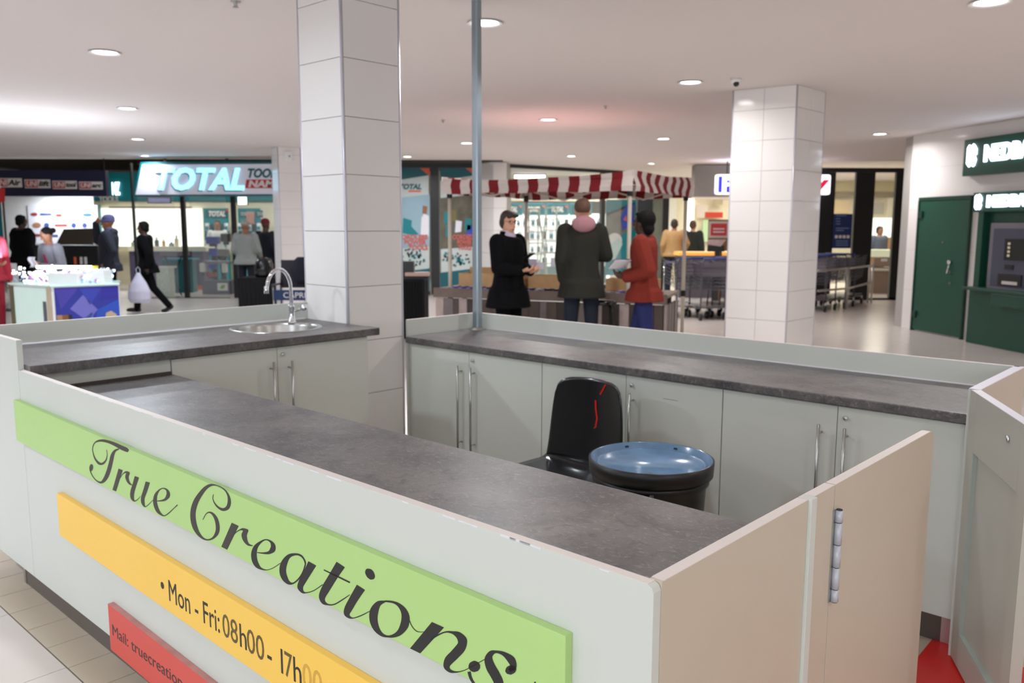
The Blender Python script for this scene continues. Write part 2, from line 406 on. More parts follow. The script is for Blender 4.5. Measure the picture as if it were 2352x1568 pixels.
# ------------------------------------------------------------ small ceiling fittings
r = local('security_camera', 'small white dome security camera on the ceiling by the shorter column', 'camera', (2.06, 8.05, CEIL))
MB().lathe([(0.0, 0), (0.05, 0), (0.05, -0.03), (0.035, -0.045), (0.0, -0.045)], n=20).build('housing', M_WHITE, r, smooth=True)
MB().ball((0, -0.02, -0.05), 0.028).build('lens', M_BLACK, r, smooth=True)
for x, y, l in ((1.057, 9.872, 'tiny sprinkler head on the ceiling right of the pink glow'), (-1.692, 5.383, 'tiny sprinkler head at the top edge, left of the tall column'), (-0.9, 11.2, 'tiny sprinkler head on the ceiling left of the metal pole')):
    r = local('sprinkler', l, 'sprinkler', (x, y, CEIL), group='ceiling sprinkler heads')
    MB().lathe([(0, 0), (0.03, 0), (0.03, -0.006), (0.012, -0.008), (0.012, -0.03), (0.0, -0.03)], n=14).build('body', M_STEEL, r)
    MB().lathe([(0, -0.036), (0.018, -0.036), (0.018, -0.033), (0, -0.033)], n=12).build('deflector', M_STEEL, r)
r = local('speaker_box', 'small white box mounted high on the slim column', 'box', (-3.93, 15.09, 2.74), rz=math.radians(30))
MB().box(-0.06, 0.06, -0.05, 0.0, -0.075, 0.075).build('case', M_WHITE, r, bevel=0.006)
MB().cyl((0.01, -0.05, 0), (0.01, -0.054, 0), 0.014).build('lens', M_DARK, r)
# ============================================================ the kiosk (modelled in u, v, z of its own frame)
H1, H2, H3, ZC, ZL = 0.979, 1.097, 0.99, 0.893, 1.0005
M_BOARD = mat('beige_board', (200, 187, 168), 0.4, var=0.03, vs_=4)
M_GREEN = mat('lime_board', (178, 214, 132), 0.4, var=0.03, vs_=3)
M_YELL = mat('yellow_board', (252, 204, 86), 0.4, var=0.03, vs_=3)
M_REDB = mat('red_board', (216, 78, 68), 0.4, var=0.04, vs_=3)
M_INK = mat('sign_ink', (58, 53, 50), 0.5, var=0.02)
M_INKB = mat('sign_ink_black', (36, 35, 35), 0.5, var=0.02)
M_FAINT = mat('faded_ink', (214, 168, 66), 0.5, var=0.1, vs_=60)
M_WORN = mat('worn_ink', (104, 86, 50), 0.6, var=0.6, vs_=160)
M_SILI = mat('white_sealant', (226, 224, 230), 0.4)
M_GAP = mat('shadow_gap_strip', (70, 62, 56), 0.8)

def fit_text(o, axis_vec, width):
    """scale lettering along its baseline so that it spans the given width"""
    a = Vector(axis_vec).normalized(); ds = [v.co.dot(a) for v in o.data.vertices]
    lo, hi = min(ds), max(ds); k = width / (hi - lo)
    for v in o.data.vertices: v.co += a * ((v.co.dot(a) - lo) * (k - 1))

# ---- front panel with the signs
r = thing('kiosk_front_panel', 'long pale grey front panel of the kiosk carrying the three coloured sign boards', 'panel', (0, 0, 0), frame=KF)
p = MB().yprism([(-2.951, 0.127), (0, 0.127), (0, H1 - 0.012), (-0.004, H1 - 0.004), (-0.012, H1), (-2.951, H1)], 0.0, 0.022).build('main_board', M_PANEL, r, bevel=0.0008)
MB().box(-2.951, -0.012, 0.0006, 0.0214, H1, H1 + 0.0012).build('edge_band', M_EDGE, p)
p = MB().box(-3.586, -2.954, 0, 0.022, 0.127, H2).build('raised_board', M_PANEL, r, bevel=0.0008)
MB().box(-3.586, -2.9545, 0.0006, 0.0214, H2, H2 + 0.0012).build('edge_band', M_EDGE, p)
MB().box(-3.22, -0.03, 0.05, 0.062, 0, 0.127).build('kick_board', M_KICK, r)
MB().box(-3.245, -3.222, 0.048, 0.07, 0, 0.127).build('kick_corner', M_STEEL, r)
MB().cyl((-3.29, 0.12, 0), (-3.29, 0.12, 0.13), 0.012).lathe([(0, 0), (0.022, 0), (0.022, 0.012), (0.012, 0.016)], (-3.29, 0.12, 0), n=14).build('adjustable_foot', M_STEEL, r, smooth=True)
rr = random.Random(4)
ch = MB()
for k in range(26):
    u = rr.uniform(-2.7, -0.1); ch.box(u, u + rr.uniform(0.01, 0.06), -0.0006, 0.001, H1 - rr.uniform(0.001, 0.003), H1 + 0.0008)
o = ch.build('chipped_edge', M_SILI, r); o['kind'] = 'stuff'

# ---- sign boards
GLYPH = {'T':[('S',[(-2087,821.9,-2083,823.1),(-2085,806.4,-2080,807.5),(-2098,787.4,-2089,787.6),(-2124,772.4,-2116,767.3),(-2147,767.8,-2157,758.4),(-2177,774.5,-2189,769.2),(-2196,791.6,-2203,789.4),(-2196,809.0,-2203,807.8),(-2178,826.9,-2185,827.7),(-2150,836.9,-2152,843.0),(-2111,844.2,-2106,853.6),(-2065,847.6,-2056,858.3),(-2021,846.8,-2008,859.8),(-1977,843.9,-1962,859.0),(-1940,843.5,-1924,858.6),(-1921,844.8,-1911,853.5)]),('S',[(-1988,844.6,-1985,841.5),(-2022,834.1,-2012,830.2),(-2052,813.4,-2027,814.0),(-2070,786.9,-2040,790.7),(-2089,759.5,-2058,762.1),(-2112,732.1,-2082,732.5),(-2131,714.3,-2113,709.3),(-2151,701.8,-2152,694.6),(-2184,699.5,-2190,695.4),(-2214,708.5,-2221,705.4),(-2229,723.7,-2238,720.5),(-2229,733.8,-2240,731.7)]),('P',[(-2206,738.2),(-2209,734.1),(-2212,730.0),(-2217,725.8),(-2222,723.7),(-2227,721.6),(-2232,721.6),(-2236,722.6),(-2239,725.6),(-2240,728.6),(-2239,732.7),(-2237,736.8),(-2233,740.9),(-2229,744.0),(-2223,747.2),(-2218,748.3),(-2213,748.3),(-2209,747.4),(-2207,745.4),(-2206,742.3)])],'r':[('P',[(-1999,776.8),(-1968,777.4),(-2030,694.3),(-2058,693.1)]),('S',[(-2003,734.5,-2006,734.5),(-1980,755.0,-1984,754.9),(-1959,768.0,-1963,770.1),(-1942,773.5,-1941,779.9),(-1944,771.4,-1916,780.2),(-1952,758.6,-1925,765.3),(-1943,746.0,-1924,753.6),(-1925,739.8,-1916,746.3),(-1905,741.1,-1902,743.3)])],'u':[('S',[(-1880,776.5,-1850,777.9),(-1900,746.5,-1872,749.0),(-1920,717.6,-1890,722.2),(-1921,696.4,-1896,705.2),(-1897,690.3,-1892,695.7),(-1869,702.3,-1871,704.4),(-1846,719.5,-1848,719.5)]),('S',[(-1804,775.4,-1775,777.9),(-1824,745.3,-1797,746.7),(-1844,715.3,-1818,719.9),(-1844,697.2,-1821,706.0),(-1821,690.0,-1817,694.3),(-1794,703.1,-1797,704.1),(-1759,726.9,-1762,726.9)])],'e':[('S',[(-1735,728.3,-1735,730.4),(-1708,734.0,-1709,738.2),(-1676,743.9,-1683,749.2),(-1649,761.1,-1671,761.1),(-1647,776.0,-1667,769.6),(-1664,782.4,-1671,777.1),(-1690,780.1,-1690,776.9),(-1719,768.0,-1713,765.9),(-1747,748.4,-1729,748.6),(-1760,726.9,-1734,733.6),(-1758,708.8,-1732,718.7),(-1742,694.1,-1722,705.0),(-1718,690.1,-1709,697.7),(-1691,692.5,-1691,695.7),(-1660,707.7,-1663,709.8),(-1625,731.3,-1628,732.3),(-1599,747.3,-1603,749.4)])],'C':[('S',[(-1388,827.3,-1384,828.3),(-1392,814.8,-1388,815.8),(-1385,803.2,-1380,806.2),(-1368,794.6,-1361,799.7),(-1340,792.2,-1338,800.5),(-1308,804.2,-1321,808.6),(-1294,823.7,-1312,820.9),(-1298,841.4,-1310,837.5),(-1316,854.2,-1321,850.1),(-1342,858.9,-1344,855.8),(-1370,858.4,-1371,855.3),(-1401,853.8,-1398,847.5),(-1435,838.4,-1423,833.1),(-1470,813.2,-1450,810.0),(-1501,784.6,-1474,784.6),(-1521,753.9,-1490,758.1),(-1526,725.2,-1494,735.9),(-1516,701.9,-1488,714.8),(-1492,687.2,-1475,697.9),(-1460,682.1,-1454,688.5),(-1428,686.5,-1428,690.7),(-1395,700.3,-1402,703.5),(-1367,722.4,-1386,721.3),(-1360,744.3,-1381,738.1),(-1368,764.2,-1386,756.0),(-1389,773.8,-1398,766.5),(-1413,773.0,-1414,768.8),(-1435,761.4,-1432,760.3),(-1454,740.2,-1451,740.3)])],'r2':[('P',[(-1294,771.0),(-1259,770.6),(-1325,688.0),(-1356,687.9)]),('S',[(-1299,726.5,-1301,726.5),(-1275,747.1,-1278,748.1),(-1252,760.2,-1255,762.3),(-1239,763.1,-1237,770.3),(-1239,761.0,-1211,772.0),(-1246,750.8,-1219,756.7),(-1243,739.5,-1219,749.5),(-1230,731.1,-1216,740.2),(-1213,728.9,-1208,735.0),(-1192,733.7,-1191,735.8)])],'e2':[('S',[(-1172,721.2,-1171,723.3),(-1144,726.0,-1143,730.1),(-1113,733.9,-1118,740.0),(-1087,748.8,-1108,751.1),(-1085,765.1,-1105,757.2),(-1101,771.4,-1108,765.4),(-1126,769.7,-1126,766.7),(-1153,757.8,-1148,754.7),(-1185,736.7,-1168,735.5),(-1201,712.3,-1174,718.2),(-1199,691.8,-1173,703.8),(-1183,680.4,-1165,692.5),(-1158,680.2,-1154,686.3),(-1128,687.1,-1128,689.1),(-1096,702.1,-1098,703.1),(-1063,724.1,-1064,725.2)])],'a':[('S',[(-951,754.2,-957,752.3),(-956,763.4,-962,760.4),(-969,770.7,-973,765.7),(-993,769.0,-993,763.9),(-1030,755.3,-1020,750.1),(-1061,727.2,-1035,727.9),(-1070,700.8,-1040,709.7),(-1059,683.5,-1035,697.5),(-1034,678.2,-1026,688.3),(-1008,687.1,-1010,690.2),(-980,709.0,-985,710.1),(-962,732.1,-967,732.2),(-952,753.2,-957,753.3)]),('S',[(-942,763.2,-910,761.7),(-962,733.1,-935,731.7),(-985,702.0,-959,702.7),(-992,681.9,-968,690.6),(-973,674.5,-966,681.5),(-951,681.3,-952,683.3),(-920,697.0,-922,698.1),(-885,721.8,-887,722.9)])],'t':[('S',[(-829,793.9,-798,789.4),(-859,754.9,-830,752.4),(-890,714.8,-861,713.4),(-903,687.7,-877,693.4),(-891,674.3,-878,684.3),(-868,677.1,-867,681.1),(-841,686.8,-843,688.8),(-810,707.6,-813,708.7),(-781,729.4,-782,730.5)]),('S',[(-881,758.2,-879,761.2),(-831,757.5,-828,761.5),(-782,756.8,-779,760.8)])],'i':[('S',[(-755,761.4,-726,758.0),(-781,725.4,-754,724.0),(-803,692.3,-777,693.0),(-805,675.1,-784,684.0),(-788,671.9,-783,678.9),(-769,677.7,-770,679.7),(-740,693.4,-741,695.5),(-709,714.2,-710,715.3)]),('P',[(-695,809.1),(-692,806.0),(-690,801.9),(-690,798.9),(-692,794.9),(-695,791.9),(-700,789.9),(-705,788.0),(-710,788.1),(-715,789.2),(-719,791.2),(-722,794.3),(-724,797.4),(-724,801.4),(-722,805.5),(-719,808.4),(-715,810.4),(-710,811.3),(-704,812.3),(-699,811.2)])],'o':[('S',[(-658,754.9,-656,751.8),(-685,744.2,-673,738.9),(-709,718.3,-681,720.9),(-712,692.0,-684,703.7),(-698,674.6,-679,687.4),(-674,669.1,-667,678.1),(-651,673.7,-650,678.8),(-627,682.4,-631,688.6),(-603,697.2,-616,702.5),(-582,721.2,-607,719.6),(-577,744.5,-603,734.8),(-588,758.9,-605,747.0),(-609,764.3,-616,756.3),(-631,762.6,-632,757.6),(-657,755.9,-658,751.9)]),('S',[(-579,736.4,-577,738.4),(-570,725.1,-568,727.1),(-554,719.8,-553,721.8),(-533,726.6,-533,727.6)])],'n':[('P',[(-508,756.8),(-472,757.3),(-545,675.9),(-577,675.4)]),('S',[(-513,715.1,-514,717.2),(-489,734.1,-491,736.2),(-467,748.1,-467,751.1),(-449,751.9,-447,758.0),(-437,748.7,-426,762.8),(-432,741.5,-407,755.4),(-435,734.4,-412,732.0),(-451,715.2,-431,708.8),(-470,693.0,-449,689.6),(-474,672.7,-456,680.6),(-458,667.3,-454,675.4),(-438,674.1,-438,677.2),(-415,687.0,-416,688.1),(-390,706.1,-391,707.1),(-358,731.2,-359,732.3)])],'s':[('S',[(-291,731.3,-298,733.5),(-277,745.5,-293,742.6),(-282,763.0,-297,747.8),(-306,765.4,-311,756.2),(-328,760.5,-328,755.4),(-346,752.6,-337,747.3),(-359,733.3,-338,740.2),(-355,714.8,-332,730.9),(-343,702.4,-320,719.4),(-334,692.0,-310,705.0),(-333,680.7,-311,684.5),(-336,668.5,-330,662.2),(-351,659.5,-353,655.4),(-371,664.9,-375,660.9),(-391,678.5,-398,673.5),(-397,692.9,-406,687.9)]),('P',[(-371,713.0),(-371,708.9),(-374,704.8),(-377,700.8),(-382,697.8),(-387,694.8),(-392,693.8),(-397,693.9),(-400,695.0),(-402,697.1),(-403,700.1),(-402,704.2),(-400,708.3),(-396,712.3),(-392,715.3),(-387,718.3),(-382,719.3),(-377,719.2),(-374,718.1),(-371,716.1)]),('P',[(-278,744.5),(-277,742.4),(-278,739.4),(-280,735.3),(-283,732.3),(-287,729.2),(-291,726.2),(-296,725.3),(-300,724.3),(-303,725.4),(-305,727.4),(-305,729.5),(-304,732.5),(-302,736.6),(-299,739.7),(-295,742.7),(-290,745.7),(-286,746.7),(-282,747.6),(-279,746.6)]),('S',[(-231,736.7,-229,734.6),(-243,722.5,-241,721.4),(-266,700.2,-265,699.2),(-295,683.2,-294,681.2)])]}
def crom(rows, n=5):
    out = []
    for i in range(len(rows) - 1):
        a, b, c, d = rows[max(0, i - 1)], rows[i], rows[i + 1], rows[min(len(rows) - 1, i + 2)]
        for s in range(n):
            t = s / n
            out.append([0.5 * (2 * q + (r_ - p_) * t + (2 * p_ - 5 * q + 4 * r_ - s_) * t * t + (3 * q - p_ - 3 * r_ + s_) * t ** 3) for p_, q, r_, s_ in zip(a, b, c, d)])
    out.append(list(rows[-1])); return out
def sign(name, label, u0, u1, z0, z1, m, dz0=0.0, dz1=0.0):
    r = thing(name, label, 'sign', (u0, -0.02, z0), frame=KF)
    MB().yprism([(u0, z0), (u1, z0 + dz0), (u1, z1 + dz1), (u0, z1)], -0.02, -0.0005).build('board', m, r, bevel=0.0012)
    return r
sg = sign('sign_board', 'long lime green sign board with flowing black script lettering', -2.973, -0.163, 0.697, 0.862, M_GREEN, -0.026, -0.016)
for k, key in enumerate(['T', 'r', 'u', 'e', 'C', 'r2', 'e2', 'a', 't', 'i', 'o', 'n', 's']):
    mb = MB(); y = -0.0206
    for kind, data in GLYPH[key]:
        if kind == 'P':
            n = len(data); mb.add([(u / 1000, y, z / 1000) for u, z in data], [tuple(range(n))])
        else:
            rows = crom(data); n = len(rows)
            mb.add([(q[0] / 1000, y, q[1] / 1000) for q in rows] + [(q[2] / 1000, y, q[3] / 1000) for q in rows], [(i, i + 1, n + i + 1, n + i) for i in range(n - 1)])
    mb.build('letter', M_INK if k < 6 else M_INKB, sg, recalc=False)
sy = sign('sign_board', 'yellow sign board with opening hours in black', -2.57, -0.55, 0.407, 0.569, M_YELL, -0.035, -0.028)
t = text_part('Mon - Fri: ', 'lettering', M_INKB, sy, (-1.695, -0.0204, 0.430), (1, 0, 0), (0, 0, 1), 0.096, 0.0003); fit_text(t, (1, 0, 0), 0.302)
t = text_part('08', 'lettering', M_WORN, sy, (-1.372, -0.0204, 0.430), (1, 0, 0), (0, 0, 1), 0.096, 0.0003); fit_text(t, (1, 0, 0), 0.080)
t = text_part('h', 'lettering', M_INKB, sy, (-1.284, -0.0204, 0.430), (1, 0, 0), (0, 0, 1), 0.096, 0.0003); fit_text(t, (1, 0, 0), 0.034)
t = text_part('00', 'lettering', M_WORN, sy, (-1.244, -0.0204, 0.430), (1, 0, 0), (0, 0, 1), 0.096, 0.0003); fit_text(t, (1, 0, 0), 0.084)
t = text_part('- 1', 'lettering', M_INKB, sy, (-1.146, -0.0204, 0.430), (1, 0, 0), (0, 0, 1), 0.096, 0.0003); fit_text(t, (1, 0, 0), 0.072)
t = text_part('7', 'lettering', M_WORN, sy, (-1.066, -0.0204, 0.430), (1, 0, 0), (0, 0, 1), 0.096, 0.0003); fit_text(t, (1, 0, 0), 0.034)
t = text_part('h', 'lettering', M_INKB, sy, (-1.028, -0.0204, 0.430), (1, 0, 0), (0, 0, 1), 0.096, 0.0003); fit_text(t, (1, 0, 0), 0.034)
t = text_part('00', 'lettering', M_FAINT, sy, (-0.986, -0.0204, 0.430), (1, 0, 0), (0, 0, 1), 0.096, 0.0003); fit_text(t, (1, 0, 0), 0.082)
MB().cyl((-1.73, -0.0204, 0.465), (-1.73, -0.0207, 0.465), 0.011, n=16).build('bullet', M_INKB, sy)
sr = sign('sign_board', 'red sign board near the floor with mail address lettering', -2.161, -0.96, 0.104, 0.269, M_REDB, -0.03, -0.032)
t = text_part('Mail: truecreation', 'lettering', M_INK, sr, (-2.138, -0.0204, 0.166), (1, 0, 0), (0, 0, 1), 0.057, 0.0003); fit_text(t, (1, 0, 0), 0.50)
MB().yprism([(-2.16, 0.2691), (-0.962, 0.2371), (-0.962, 0.2377), (-2.16, 0.2697)], -0.0196, -0.001).build('worn_top_edge', mat('worn_red', (190, 132, 126), 0.6, var=0.35, vs_=14), sr)
# ---- front worktop and what carries it
r = thing('front_worktop', 'long dark stone-look worktop behind the front panel', 'worktop', (-2.92, 0.022, 0.855), frame=KF)
MB().box(-2.912, -0.026, 0.024, 0.6, 0.855, ZC).build('slab', M_TOP, r, bevel=0.004)
MB().box(-2.912, -2.902, 0.03, 0.592, ZC + 0.0005, ZC + 0.013).build('gap_shadow_strip', M_GAP, r)  # dark strip drawn for the gap and the shadow in it
r = thing('under_counter_frame', 'pale board gables under the front worktop', 'panel', (-1.5, 0.05, 0), frame=KF)
for u in (-2.86, -1.45, -0.06):
    MB().box(u, u + 0.018, 0.066, 0.54, 0.0, 0.854).build('gable', M_PANEL, r)
MB().box(-2.84, -0.06, 0.066, 0.08, 0.12, 0.854).build('back_board', M_PANEL, r)

# ---- right hand end panel with hinged leaf
r = thing('kiosk_end_panel', 'beige end panel of the kiosk with a hinged door leaf and metal hinge', 'panel', (0, 0, 0), frame=KF)
MB().box(-0.024, 0, 0.024, 0.588, 0.02, H1).build('fixed_board', M_BOARD, r, bevel=0.001)
MB().box(-0.024, 0.007, 0.589, 0.617, 0.02, H1 + 0.0015).build('cover_strip', M_PANEL, r, bevel=0.001)
MB().box(-0.024, 0, 0.618, 0.728, 0.02, H1).build('hinge_post', M_BOARD, r, bevel=0.001)
lf = MB().add(*(lambda P: ([(-0.024, v, z) for v, z in P] + [(0, v, z) for v, z in P],
     [tuple(range(len(P) - 1, -1, -1)), tuple(range(len(P), 2 * len(P)))] + [(i, (i + 1) % len(P), (i + 1) % len(P) + len(P), i + len(P)) for i in range(len(P))]))(
     [(0.732, 0.02), (1.438, 0.02)] + [(1.438 - 0.03 + 0.03 * math.cos(a), H1 - 0.03 + 0.03 * math.sin(a)) for a in [PI / 2 * i / 5 for i in range(6)]] + [(0.732, H1)])).build('door_leaf', M_BOARD, r, bevel=0.001)
MB().box(-0.0238, -0.0002, 0.03, 0.587, H1, H1 + 0.001).box(-0.0238, -0.0002, 0.619, 0.727, H1, H1 + 0.001).build('edge_band', M_EDGE, r)
MB().box(-0.0236, -0.0004, 0.734, 1.40, H1, H1 + 0.001).build('edge_band', M_EDGE, lf)
hg = MB().box(0.0, 0.003, 0.722, 0.742, 0.705, 0.922).build('hinge', M_STEEL, r)
zk = [0.705 + 0.217 * f for f in (0, 0.14, 0.38, 0.625, 0.865, 1)]
M_HINGE = mat('satin_hinge', (186, 188, 196), 0.4, 0.15)
for a, b in zip(zk[:-1], zk[1:]):
    MB().cyl((0.009, 0.739, a + 0.0012), (0.009, 0.739, b - 0.0012), 0.0085, n=16).build('knuckle', M_HINGE, hg, smooth=True)
MB().cyl((0.009, 0.739, 0.704), (0.009, 0.739, 0.923), 0.0066, n=12).build('pin', M_DARK, hg)

# ---- left raised counter: back panel, worktop with sink
r = thing('left_back_panel', 'low pale upstand panel behind the sink counter', 'panel', (-3.586, 0.022, 0), frame=KF)
MB().box(-3.586, -3.568, 0.0225, 1.752, 0.127, H2).build('board', M_PANEL, r, bevel=0.0008)
MB().box(-3.5855, -3.5685, 0.0228, 1.751, H2, H2 + 0.0012).build('edge_band', M_EDGE, r)
SU, SV, SR = -3.30, 1.372, 0.222
def rect_hole(mb, x0, x1, y0, y1, z0, z1, cx, cy, rad, n=40):
    angs = sorted(set([2 * PI * i / n for i in range(n)] + [math.atan2(y - cy, x - cx) % (2 * PI) for x in (x0, x1) for y in (y0, y1)]))
    def edge(a):
        c, s = math.cos(a), math.sin(a); ts = []
        if abs(c) > 1e-9: ts += [(x - cx) / c for x in (x0, x1)]
        if abs(s) > 1e-9: ts += [(y - cy) / s for y in (y0, y1)]
        t = min(q for q in ts if q > 1e-9); return cx + c * t, cy + s * t
    k = len(angs); o = [edge(a) for a in angs]; c = [(cx + rad * math.cos(a), cy + rad * math.sin(a)) for a in angs]
    vs = [(x, y, z1) for x, y in o] + [(x, y, z1) for x, y in c] + [(x, y, z0) for x, y in o] + [(x, y, z0) for x, y in c]
    fs = []
    for i in range(k):
        j = (i + 1) % k
        fs += [(i, j, k + j, k + i), (2 * k + j, 2 * k + i, 3 * k + i, 3 * k + j), (j, i, 2 * k + i, 2 * k + j), (k + i, k + j, 3 * k + j, 3 * k + i)]
    return mb.add(vs, fs)
r = thing('sink_worktop', 'stone-look worktop on the left with a round steel sink set in it', 'worktop', (-3.56, 0.024, 0.962), frame=KF)
rect_hole(MB(), -3.5675, -2.893, 0.0235, 1.7495, 0.962, ZL, SU, SV, SR).build('slab', M_TOP, r, bevel=0.003)
MB().tube([(-3.5655, v, ZL + 0.001 + 0.0008 * math.sin(v * 61)) for v in [0.03 + 0.0405 * i for i in range(43)]], 0.0045, n=6).build('sealant_bead', M_SILI, r)
MB().box(-3.0, -2.8915, 1.7496, 1.7512, 0.964, ZL + 0.001).build('metal_end_strip', M_STEEL, r)
r = thing('sink', 'round stainless steel sink in the left worktop', 'sink', (SU, SV, ZL), frame=KF)
MB().lathe([(0.243, 0.0006), (0.241, 0.0032), (0.228, 0.004), (0.216, 0.0015), (0.211, -0.012), (0.202, -0.1), (0.19, -0.13), (0.16, -0.145), (0.04, -0.152), (0.0, -0.152)], (SU, SV, ZL), n=48).build('bowl', M_STEEL, r, smooth=True)
MB().lathe([(0.0, -0.1495), (0.02, -0.1495), (0.036, -0.1485), (0.04, -0.1505)], (SU, SV, ZL), n=24).build('drain', M_CHROME, r, smooth=True)
TU, TV = -3.432, 1.556
r = thing('tap', 'chrome swan-neck tap standing behind the round sink', 'tap', (TU, TV, ZL), frame=KF)
MB().lathe([(0, 0), (0.026, 0), (0.026, 0.006), (0.02, 0.012), (0.0165, 0.05), (0.0165, 0.088), (0.0185, 0.09), (0.0185, 0.1), (0.013, 0.104), (0, 0.104)], (TU, TV, ZL), n=24).build('base', M_CHROME, r, smooth=True)
_dx, _dy = 0.12, -0.99
path = [(TU, TV, ZL + 0.1), (TU, TV, ZL + 0.17)]
for i in range(1, 13):
    a = PI * i / 12 * 0.94
    s = 0.083 * (1 - math.cos(a)); path.append((TU + _dx * s, TV + _dy * s, ZL + 0.19 + 0.118 * math.sin(a) * (1 if a < PI / 2 else 0.97)))
s = 0.083 * (1 - math.cos(PI * 0.94)) + 0.004; path.append((TU + _dx * s, TV + _dy * s, ZL + 0.195))
sp = MB().tube(path, 0.0105, n=14).build('spout', M_CHROME, r, smooth=True)
e = Vector(path[-1]); MB().cyl(e + Vector((0, 0, 0.022)), e + Vector((0.001, -0.002, -0.018)), 0.0125, 0.0135, n=18).build('aerator', M_CHROME, sp, smooth=True)
MB().cyl((TU, TV, ZL + 0.065), (TU + 0.012, TV + 0.062, ZL + 0.08), 0.009, 0.0085, n=12).cyl((TU + 0.012, TV + 0.062, ZL + 0.08), (TU + 0.018, TV + 0.092, ZL + 0.087), 0.017, 0.014, n=16).build('lever', M_CHROME, r, smooth=True)

# ---- cabinets with doors, bar handles and locks
_hb = {}
def handle(parent, p, axis, z0, z1):
    """vertical bar handle standing off the door along axis"""
    a = Vector(axis); p = Vector(p); b = p + a * 0.034
    mb = MB().cyl((b.x, b.y, z0), (b.x, b.y, z1), 0.006, n=12)
    for z in (z0 + 0.035, z1 - 0.035): mb.cyl((p.x, p.y, z), (b.x, b.y, z), 0.0045, n=10)
    mb.build('handle', M_STEEL, parent, smooth=True)
def lock(parent, p, axis):
    a = Vector(axis); p = Vector(p)
    MB().cyl(p, p + a * 0.012, 0.0095, 0.0085, n=16).build('lock', M_CHROME, parent, smooth=True)
r = thing('sink_cabinet', 'pale two-door cabinet under the sink worktop with long bar handles', 'cabinet', (-3.24, 1.15, 0), frame=KF)
MB().box(-3.55, -2.938, 0.605, 0.62, 0.1, 0.961).box(-3.55, -2.938, 1.684, 1.7, 0.1, 0.961).box(-3.55, -3.535, 0.62, 1.684, 0.1, 0.8).box(-3.535, -2.938, 0.62, 1.684, 0.1, 0.118).build('body', M_PANEL, r)
d = MB().box(-2.936, -2.917, 0.604, 1.1335, 0.11, 0.956).build('door', M_PANEL, r, bevel=0.001)
handle(d, (-2.917, 1.095, 0), (1, 0, 0), 0.42, 0.892)
d = MB().box(-2.936, -2.917, 1.1365, 1.688, 0.11, 0.956).build('door', M_PANEL, r, bevel=0.001)
handle(d, (-2.917, 1.197, 0), (1, 0, 0), 0.42, 0.886); lock(d, (-2.917, 1.164, 0.919), (1, 0, 0))
MB().box(-2.99, -2.978, 0.605, 1.7, 0, 0.1).build('kick_board', M_KICK, r)
r = thing('corner_filler', 'pale filler panel under the left end of the sink worktop', 'panel', (-2.94, 0.3, 0), frame=KF)
MB().box(-2.94, -2.922, 0.03, 0.6, 0.1, 0.961).build('board', M_PANEL, r)

units = [(-3.117, -2.626, -2.091, 'left-hand double cabinet under the back worktop, beside the tall column'),
         (-2.089, -1.565, -1.059, 'middle double cabinet under the back worktop, behind the black chair'),
         (-1.057, -0.5575, -0.089, 'right-hand double cabinet under the back worktop, nearest the open gate')]
for k, (a, b, c, l) in enumerate(units):
    r = thing('cabinet', l, 'cabinet', ((a + c) / 2, 2.45, 0), frame=KF, group='double cabinets under the back worktop')
    MB().box(a, a + 0.016, 2.186, 2.74, 0.11, 0.853).box(c - 0.016, c, 2.186, 2.74, 0.11, 0.853).box(a + 0.016, c - 0.016, 2.725, 2.74, 0.11, 0.853).box(a + 0.016, c - 0.016, 2.186, 2.725, 0.11, 0.126).build('body', M_PANEL, r)
    d1 = MB().box(a + 0.0015, b - 0.0015, 2.167, 2.185, 0.115, 0.85).build('door', M_PANEL, r, bevel=0.001)
    d2 = MB().box(b + 0.0015, c - 0.0015, 2.167, 2.185, 0.115, 0.85).build('door', M_PANEL, r, bevel=0.001)
    handle(d1, (b - 0.06, 2.167, 0), (0, -1, 0), 0.295, 0.772); handle(d2, (b + 0.043, 2.167, 0), (0, -1, 0), 0.295, 0.772)
    lock(d2, (b + 0.034, 2.167, 0.807), (0, -1, 0))
    MB().box(a, min(c, -0.14), 2.205, 2.217, 0, 0.11).build('kick_board', M_KICK, r)
    if k == 2: MB().box(-0.139, -0.10, 2.2, 2.219, 0, 0.11).build('kick_corner', mat('kick_alu_red_reflection', (200, 180, 182), 0.3, 0.5), r)  # pink tint of the corner piece paints in the red it reflects
    if k == 1:
        MB().box(-1.36, -1.28, 2.1665, 2.167, 0.766, 0.7675).build('scuff', M_DARK, d2)
r = thing('end_filler', 'narrow grey filler strip between the tall column and the back cabinets', 'panel', (-3.14, 2.17, 0), frame=KF)
MB().box(-3.148, -3.119, 2.178, 2.2, 0.0, 0.853).build('board', M_PANEL, r)

r = thing('back_worktop', 'long stone-look worktop along the far side of the kiosk', 'worktop', (-3.13, 2.147, 0.855), frame=KF)
MB().box(-3.148, -0.087, 2.147, 2.756, 0.855, ZC).build('slab', M_TOP, r, bevel=0.005)
MB().tube([(u, 2.7535, ZC + 0.001) for u in (-3.14, -2.0, -1.0, -0.09)], 0.004, n=6).build('sealant_bead', M_SILI, r)
r = thing('back_upstand', 'pale low wall around the back worktop, turning towards the tall column', 'panel', (-3.16, 2.76, 0), frame=KF)
MB().box(-3.167, -0.066, 2.757, 2.775, 0, H3).build('long_board', M_PANEL, r, bevel=0.0008)
MB().box(-3.167, -3.149, 2.168, 2.7565, 0, H3).build('short_board', M_PANEL, r, bevel=0.0008)
MB().box(-3.167, -0.066, 2.7574, 2.7746, H3, H3 + 0.0012).box(-3.1666, -3.1494, 2.168, 2.757, H3, H3 + 0.0012).build('edge_band', M_EDGE, r)
r = thing('back_end_panel', 'beige end panel closing the right end of the back worktop', 'panel', (-0.075, 2.44, 0), frame=KF)
